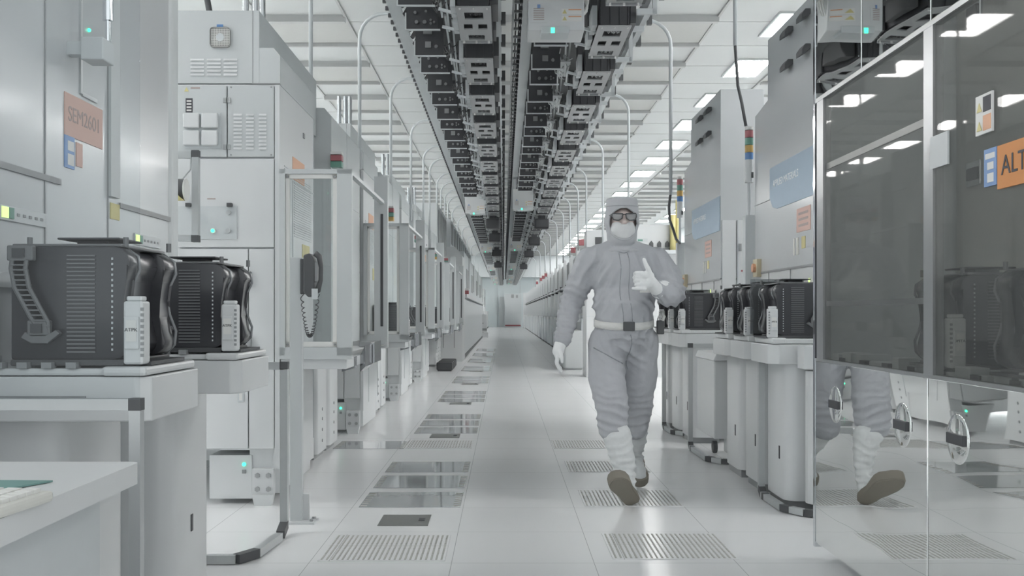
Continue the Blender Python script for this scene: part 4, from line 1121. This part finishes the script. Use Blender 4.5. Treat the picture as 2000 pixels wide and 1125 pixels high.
# ================================================================= the walking person
PX, PY = .68, 5.78
P = thing('person', 'person in a grey hooded cleanroom suit, mask and white boots, walking with a raised thumb', 'person', (PX, PY, 0))
def bake(mb, name, m, voxel, smooth_it=6, wr=0, wscale=6, parent=P, sfac=.6, folds=()):
    o = mb.build(name, m, parent, smooth=True)
    md = o.modifiers.new('r', 'REMESH'); md.mode = 'VOXEL'; md.voxel_size = voxel; md.use_smooth_shade = True
    sm = o.modifiers.new('s', 'SMOOTH'); sm.iterations = smooth_it; sm.factor = sfac
    bpy.context.view_layer.update()
    dg = bpy.context.evaluated_depsgraph_get()
    me = bpy.data.meshes.new_from_object(o.evaluated_get(dg))
    o.modifiers.clear(); old = o.data; o.data = me; bpy.data.meshes.remove(old)
    if wr:
        me.update()
        ns = [v.normal.copy() for v in me.vertices]
        for v, nn in zip(me.vertices, ns):
            q = v.co
            w1 = noise.noise(Vector((q.x*wscale + q.z*3.1, q.y*wscale, q.z*wscale*1.9 - q.x*4)))
            w2 = noise.noise(Vector((q.x*wscale*2.1+q.z*6, q.y*wscale*2+5, q.z*wscale*2.6-q.x*9)))
            f = .55*w1 + .45*(.35 - 1.6*abs(w2))
            g_ = 0
            for (c_, d_, sg, am, wl) in folds:
                rr = (q - c_).length
                if rr < sg*2.6:
                    ph = (q - c_).dot(d_)/wl*2*math.pi + 3.2*noise.noise(q*9 + c_*7)
                    g_ += am*math.exp(-(rr/sg)**2)*(1 - 2.2*abs(math.sin(ph/2))**.8)
            v.co += nn*(f*wr + g_)
    for p in me.polygons: p.use_smooth = True
    if not me.materials: me.materials.append(M[m] if isinstance(m, str) else m)
    o.name = name
    return o
# joint table (x right in the picture, y away, z up), local to the person
SL, EL, WL = Vector((.195, .02, 1.35)), Vector((.275, -.08, 1.165)), Vector((.155, -.27, 1.185))      # arm on the picture's right (thumb hand)
SR, ER, WR = Vector((-.185, .02, 1.35)), Vector((-.285, .06, 1.12)), Vector((-.345, -.06, .905))      # arm on the picture's left
HR, KR, AR = Vector((-.085, 0, .88)), Vector((-.075, -.17, .50)), Vector((-.0, -.245, .135))      # front leg
HL, KL, AL = Vector((.105, .02, .88)), Vector((.095, .10, .50)), Vector((.125, .42, .18))         # rear leg
# inner body: one continuous surface, head with face
b = MB()
b.ball((0, 0, 1.57), .078, .095, .115)
b.ball((0, -.075, 1.585), .05, .03, .05); b.cone((0, -.095, 1.59), .012, (0, -.11, 1.565), .017)      # brow, nose
b.ball((-.08, 0, 1.57), .012, .02, .03); b.ball((.08, 0, 1.57), .012, .02, .03)
b.ball((0, -.085, 1.525), .03, .02, .012); b.ball((0, -.06, 1.48), .035, .035, .03)
b.cone((0, .01, 1.38), .06, (0, 0, 1.52), .055)
b.cone((-.13, .01, 1.36), .07, (.13, .01, 1.36), .07); b.ball((0, 0, 1.2), .13, .09, .2); b.ball((0, 0, .93), .14, .1, .12)
for s_, e_, w_ in ((SL, EL, WL), (SR, ER, WR)): b.cone(s_, .05, e_, .04); b.cone(e_, .04, w_, .028)
for h_, k_, a_ in ((HR, KR, AR), (HL, KL, AL)): b.cone(h_, .075, k_, .055); b.cone(k_, .05, a_, .035)
bake(b, 'body', 'skin', .012, 3)
# eyes
for x in (-.031, .031):
    e = MB().ball((x, -.087, 1.597), .012).build('eye', 'label', P, smooth=True)
    MB().ball((x, -.0975, 1.597), .005).build('pupil', 'ink', e, smooth=True)
# coverall
c = MB()
c.ball((0, .0, 1.27), .185, .135, .19); c.ball((.01, -.01, 1.11), .188, .148, .15); c.cyl((.012, -.005, .90), (.012, -.005, 1.12), .168, .170, n=28); c.ball((.015, 0, .90), .198, .146, .115)
c.cone((-.15, .01, 1.355), .082, (.155, .01, 1.355), .082); c.cone((0, .01, 1.40), .085, (0, .005, 1.46), .07)
c.cone((0, .0, 1.425), .07, (.16, .01, 1.375), .066); c.cone((0, .0, 1.425), .07, (-.155, .01, 1.375), .066)
def limb(mb, pts, rs):
    for i in range(len(pts)-1): mb.cone(pts[i], rs[i], pts[i+1], rs[i+1])
limb(c, [SL, (SL+EL)/2 + Vector((.02, 0, 0)), EL + Vector((0, 0, 0)), (EL+WL)/2 + Vector((.015, 0, -.015)), WL*.85+EL*.15], [.088, .086, .082, .075, .05])
limb(c, [SR, (SR+ER)/2, ER, (ER+WR)/2, WR], [.085, .080, .072, .066, .055])
limb(c, [HR, (HR+KR)/2 + Vector((-.015, 0, 0)), KR + Vector((0, 0, .02)), KR + Vector((.005, -.01, -.085))], [.112, .108, .096, .088])
limb(c, [HL, (HL+KL)/2 + Vector((.01, 0, 0)), KL + Vector((.01, 0, .02)), KL + Vector((.0, .04, -.12))], [.112, .104, .090, .078])
cov = bake(c, 'coverall', 'suit', .009, 5, wr=.009, wscale=7, folds=[
    (EL, Vector((.5, .2, .85)).normalized(), .13, .009, .050), (ER, Vector((.3, 0, .95)).normalized(), .14, .010, .048), (WR + Vector((0, 0, .05)), Vector((.2, 0, 1)).normalized(), .07, .007, .028),
    (WL + Vector((.05, .05, -.02)), Vector((1, -.8, 0)).normalized(), .07, .008, .035), (SL + Vector((-.03, -.1, -.06)), Vector((.9, 0, .4)).normalized(), .12, .008, .05), (SR + Vector((.03, -.1, -.06)), Vector((.9, 0, -.4)).normalized(), .12, .008, .05),
    (KR + Vector((0, -.08, .0)), Vector((.15, 0, 1)).normalized(), .13, .009, .045), (KL + Vector((0, -.08, .0)), Vector((-.2, 0, 1)).normalized(), .12, .008, .045), (Vector((.02, -.13, .84)), Vector((.45, 0, .9)).normalized(), .14, .009, .055),
    (Vector((-.10, -.12, .92)), Vector((1, 0, .2)).normalized(), .10, .006, .045), (Vector((.12, -.12, .92)), Vector((1, 0, -.2)).normalized(), .11, .007, .045), (Vector((.15, -.12, 1.10)), Vector((.7, 0, .7)).normalized(), .12, .007, .05), (Vector((-.14, -.1, 1.12)), Vector((.8, 0, -.5)).normalized(), .12, .007, .05)])
# zip placket; then dark tubes that paint crease shade into the folds
pk_ = MB()
from mathutils.bvhtree import BVHTree
def bvh(o): return BVHTree.FromPolygons([v.co.copy() for v in o.data.vertices], [tuple(p.vertices) for p in o.data.polygons])
bt = bvh(cov)
def surf(x, z, off=.003, tree=None):
    h = (tree or bt).ray_cast(Vector((x, -1, z)), Vector((0, 1, 0)))
    return Vector((x, (h[0].y if h[0] else -.14) - off, z))
for xo in (-.028, .022):
    pk_.tube([surf(xo + .006*math.sin(i*.5)+.012*i/16, 1.39-.385*i/16, .0002) for i in range(17)], .0022, 5)
pk_.build('zip_placket', mat('seam_grey', (.32, .33, .35), .8), cov, smooth=True)
pn = MB(); pn.tube([surf(.03+.01*math.sin(i*.8), .93-.025*i, .0005) for i in range(9)], .003, 5)
pn.tube([surf(-.17+.02*i, .855-.011*i, .0005) for i in range(9)], .0035, 5)
pn.build('fold_shade', mat('fold_shade_grey', (.30, .31, .33), .85), cov, smooth=True)
# belt: band that follows the waist
ring = []
N_ = 48
for i in range(N_):
    a = 2*math.pi*i/N_; d = Vector((math.cos(a), math.sin(a), 0)); z = .985 + .018*math.cos(a)*0 - .022*max(0, -math.sin(a))*1.0 + .012
    h = bt.ray_cast(Vector((.01, 0, z)), d)
    p = h[0] if h[0] else Vector((.01, 0, z)) + d*.19
    ring.append((p, d))
bb = bmesh.new(); rows = []
for (p, d) in ring:
    rows.append([bb.verts.new(p + d*.001 + Vector((0, 0, -.021))), bb.verts.new(p + d*.007 + Vector((0, 0, -.021))), bb.verts.new(p + d*.007 + Vector((0, 0, .021))), bb.verts.new(p + d*.001 + Vector((0, 0, .021)))])
for i in range(N_):
    A, B = rows[i], rows[(i+1) % N_]
    for k in range(4): bb.faces.new((A[k], A[(k+1) % 4], B[(k+1) % 4], B[k]))
bmesh.ops.recalc_face_normals(bb, faces=bb.faces[:])
mb = MB(); mb.bm.free(); mb.bm = bb
belt = mb.build('belt', 'belt', P, smooth=True)
q = surf(.018, .975, .0)
MB().box(q.x-.032, q.x+.032, q.y-.022, q.y-.004, q.z-.024, q.z+.028, bev=.004).build('buckle', 'dark', belt)
MB().box(.195, .235, -.06, -.02, .93, 1.01, bev=.006).build('belt_pouch', 'dark', belt)
MB().tube([(.225, -.03, 1.06), (.235, -.05, 1.03), (.225, -.05, 1.0), (.215, -.04, .985)], .010, 8).build('clip_cord', 'belt', belt, smooth=True)
# hood with a face opening
h = MB()
h.ball((0, .01, 1.585), .103, .125, .128); h.cyl((0, .0, 1.62), (0, .0, 1.712), .098, .090, n=24)
h.cone((0, .0, 1.51), .090, (0, .01, 1.43), .082); h.ball((0, .0, 1.405), .125, .10, .035); h.ball((0, -.045, 1.475), .072, .065, .05)
hood = bake(h, 'hood', 'hood', .008, 6, wr=.003, wscale=14)
bm_ = bmesh.new(); bm_.from_mesh(hood.data)
dl = [v for v in bm_.verts if v.co.y < -.02 and ((v.co.x/.078)**2 + ((v.co.z-1.560)/.088)**2) < 1]
bmesh.ops.delete(bm_, geom=dl, context='VERTS'); bm_.to_mesh(hood.data); bm_.free()
bpy.context.view_layer.update()
rim = MB(); ht = bvh(hood); pr_ = []
for i in range(33):
    a = 2*math.pi*i/32; x = .079*math.cos(a); z = 1.560 + .089*math.sin(a)
    y_ = -.09 + .03*abs(math.cos(a))**2
    hh = ht.find_nearest(Vector((x, y_, z)))
    pr_.append(hh[0] if hh[0] else Vector((x, y_, z)))
rim.tube(pr_, .006, 6); rim.build('hood_edge', 'hood', hood, smooth=True)
MB().box(-.1, .1, -.125, .12, 1.652, 1.658).build('cap_seam', 'hood', hood) if False else None
cs = []
for i in range(41):
    a = 2*math.pi*i/40; d = Vector((math.cos(a), math.sin(a), 0)); hh = ht.ray_cast(Vector((0, .01, 1.662)), d)
    cs.append((hh[0] if hh[0] else Vector((0, .01, 1.662)) + d*.1) + d*.001)
MB().tube(cs, .0022, 5).build('cap_seam', mat('hood_seam', (.36, .37, .39), .85), hood, smooth=True)
# forehead strip is skin of the body; mask
mk = MB(); mk.ball((0, -.05, 1.528), .074, .066, .066); mk.ball((0, -.10, 1.545), .022, .018, .022); mk.ball((0, -.06, 1.492), .05, .05, .04)
mask = bake(mk, 'face_mask', 'mask', .006, 6, wr=.002, wscale=30)
# glasses
g = MB()
for s in (-1, 1):
    pts = [(s*.008, 1.612), (s*.012, 1.588), (s*.03, 1.575), (s*.06, 1.578), (s*.068, 1.596), (s*.066, 1.614)]
    pp = [Vector((x, -.118+.35*x*x*2, z)) for x, z in pts]; g.tube(pp + [pp[0]], .0042, 6)
    g.bar((s*.068, -.11, 1.606), (s*.085, -.02, 1.60), .006, .012)
g.tube([(-.01, -.118, 1.605), (0, -.121, 1.609), (.01, -.118, 1.605)], .003, 6)
gl = g.build('safety_glasses', 'dark', P)
for s in (-1, 1):
    pts = [(s*.008, 1.612), (s*.012, 1.588), (s*.03, 1.575), (s*.06, 1.578), (s*.068, 1.596), (s*.066, 1.614)]
    MB().prism(pts, 'y', -.117, -.1155).build('lens', glassy('spectacle_lens', (.72, .70, .70), .04, .30) if 'lens' not in M else M['lens'], gl)
# collar straps
MB().tube([surf(-.06, 1.435, .0), surf(-.03, 1.405, .002), surf(0, 1.395, .004), surf(.03, 1.405, .002)], .006, 6).build('collar_strap', 'suit', hood, smooth=True)
# boots (front leg and rear leg)
def boot(K, A, heel, toe, name, up):
    b = MB()
    limb(b, [K*.85+A*.15, K*.62+A*.38, K*.25+A*.75, A], [.062, .080, .070, .052])
    hv, tv = Vector(heel), Vector(toe); d = (tv-hv)
    u = Vector(up).normalized()
    b.cone(A, .046, hv + d*.18 + u*.045, .045)
    b.cone(A, .045, hv + d*.45 + u*.05, .042)
    b.cone(hv + d*.12 + u*.045, .038, hv + d*.55 + u*.045, .038); b.cone(hv + d*.55 + u*.045, .038, hv + d*.85 + u*.036, .030)
    side = d.cross(u).normalized()
    b.cone(hv + d*.6 + u*.04 + side*.018, .032, hv + d*.82 + u*.034 + side*.018, .027); b.cone(hv + d*.6 + u*.04 - side*.018, .032, hv + d*.82 + u*.034 - side*.018, .027)
    o = bake(b, name, 'boot', .008, 5, wr=.006, wscale=12, folds=[(A, Vector((.2, 0, 1)).normalized(), .10, .007, .035), (K*.4+A*.6, Vector((-.3, 0, 1)).normalized(), .10, .006, .05)])
    # sole: outline extruded
    out = [(-.012, .0), (-.006, .030), (.02, .044), (.07, .048), (.12, .046), (.17, .054), (.22, .060), (.26, .054), (.29, .036), (.305, .015), (.308, 0)]
    L_ = d.length; sc = L_/.295
    pts = [(x*sc, y*1.0) for x, y in out] + [(x*sc, -y) for x, y in out[::-1][1:-1]]
    dn = d.normalized()
    bm2 = bmesh.new(); lo = []; mi = []; hi = []
    for (x, y) in pts:
        base = hv + dn*x + side*y
        lo.append(bm2.verts.new(base - u*.008 + (hv + dn*L_*.5 - base)*.05)); mi.append(bm2.verts.new(base + u*.006)); 
        rise = .03 + .016*min(1, max(0, (x-.16*sc)/.1))
        hi.append(bm2.verts.new(base + u*rise - (base - (hv + dn*L_*.5)).normalized()*.002))
    n = len(pts)
    bm2.faces.new(lo[::-1]); bm2.faces.new(hi)
    for A_, B_ in ((lo, mi), (mi, hi)):
        for i in range(n): bm2.faces.new((A_[i], A_[(i+1) % n], B_[(i+1) % n], B_[i]))
    bmesh.ops.recalc_face_normals(bm2, faces=bm2.faces[:])
    bmesh.ops.bevel(bm2, geom=[e for e in bm2.edges if (e.verts[0] in lo and e.verts[1] in lo)], offset=.004, segments=2, affect='EDGES')
    m2 = MB(); m2.bm.free(); m2.bm = bm2
    m2.build('sole', 'sole', o, smooth=True, auto=True)
    return o
ft_h = Vector((.03, -.30, .014)); ft_t = ft_h + Vector((-.115, -.17, .155)).normalized()*.27
fd_ = (ft_t-ft_h).normalized(); fu = (Vector((0, 1, .55)) - fd_*Vector((0, 1, .55)).dot(fd_)).normalized()
AR2 = AR
boot(KR, AR, ft_h, ft_t, 'boot', fu)
bh = Vector((.150, .50, .13)); btp = Vector((.138, .27, .008)); bd = (btp-bh).normalized(); bu = (Vector((0, 0, 1)) - bd*bd.z).normalized()
boot(KL, AL, bh, btp, 'boot', bu)
# gloves
def finger(mb, pts, rs):
    for i in range(len(pts)-1): mb.cone(pts[i], rs[i], pts[i+1], rs[i+1], n=10)
g = MB()                                  # thumb hand: fist seen from its back, thumb straight up
hc = Vector((.085, -.325, 1.235))
limb(g, [EL*.35+WL*.65, WL, hc + Vector((.03, 0, -.01))], [.042, .036, .034])
g.cone(hc + Vector((.025, 0, -.02)), .030, hc + Vector((-.015, 0, -.02)), .028); g.cone(hc + Vector((.025, 0, .015)), .030, hc + Vector((-.015, 0, .02)), .026)
for k in range(4):
    z = .034-.021*k; o_ = (.0, -.004, 0.0, .006)[k]
    finger(g, [hc + Vector((-.012, -.012, z)), hc + Vector((-.048+o_, -.016, z)), hc + Vector((-.05+o_, .018, z-.003)), hc + Vector((-.02, .030, z-.004))], [.0125, .0115, .0105, .0095])
finger(g, [hc + Vector((-.0, -.02, -.052)), hc + Vector((-.035, -.025, -.052)), hc + Vector((-.066, -.02, -.050))], [.012, .010, .0085])
finger(g, [hc + Vector((.03, -.010, .015)), hc + Vector((.018, -.014, .055)), hc + Vector((.004, -.014, .082)), hc + Vector((-.004, -.010, .106))], [.019, .0145, .0120, .0105])
bake(g, 'glove', 'glove', .0035, 3, wr=.0008, wscale=40)
c2 = MB(); limb(c2, [EL*.42+WL*.58, EL*.2+WL*.8], [.058, .050]); bake(c2, 'glove_cuff', 'glove', .006, 4, wr=.003, wscale=25)
g = MB()
hw = WR; pm = Vector((-.372, -.085, .835))
limb(g, [ER*.15+WR*.85, WR + Vector((-.008, -.005, -.02)), pm], [.044, .036, .034]); g.ball(pm + Vector((0, 0, -.01)), .024, .036, .042)
for k in range(4):
    y = -.030+.020*k; l = (.9, 1, .95, .78)[k]
    finger(g, [pm + Vector((-.004, y, -.035)), pm + Vector((-.008, y*1.1, -.035-.038*l)), pm + Vector((.004, y*1.1, -.035-.062*l)), pm + Vector((.016, y, -.035-.080*l))], [.0115, .0105, .0095, .0085])
finger(g, [pm + Vector((.01, -.028, .0)), pm + Vector((.018, -.045, -.030)), pm + Vector((.02, -.048, -.058))], [.015, .012, .0095])
bake(g, 'glove', 'glove', .0035, 3, wr=.0008, wscale=40)
# small clear pouch on the chest under the hand
card = thing('badge_pouch', 'small clear badge pouch with a yellow green tag held below the raised hand', 'badge', (PX+.115, PY-.205, 1.185))
MB().box(-.04, .02, -.004, 0, -.02, .045, bev=.002).build('pouch', 'label', card)
MB().prism([(.03, .02), (.045, .03), (.055, -.01), (.045, -.03), (.036, -.02)], 'y', -.004, 0).build('yellow_tag', 'yellow', card)
bpy.context.view_layer.update()
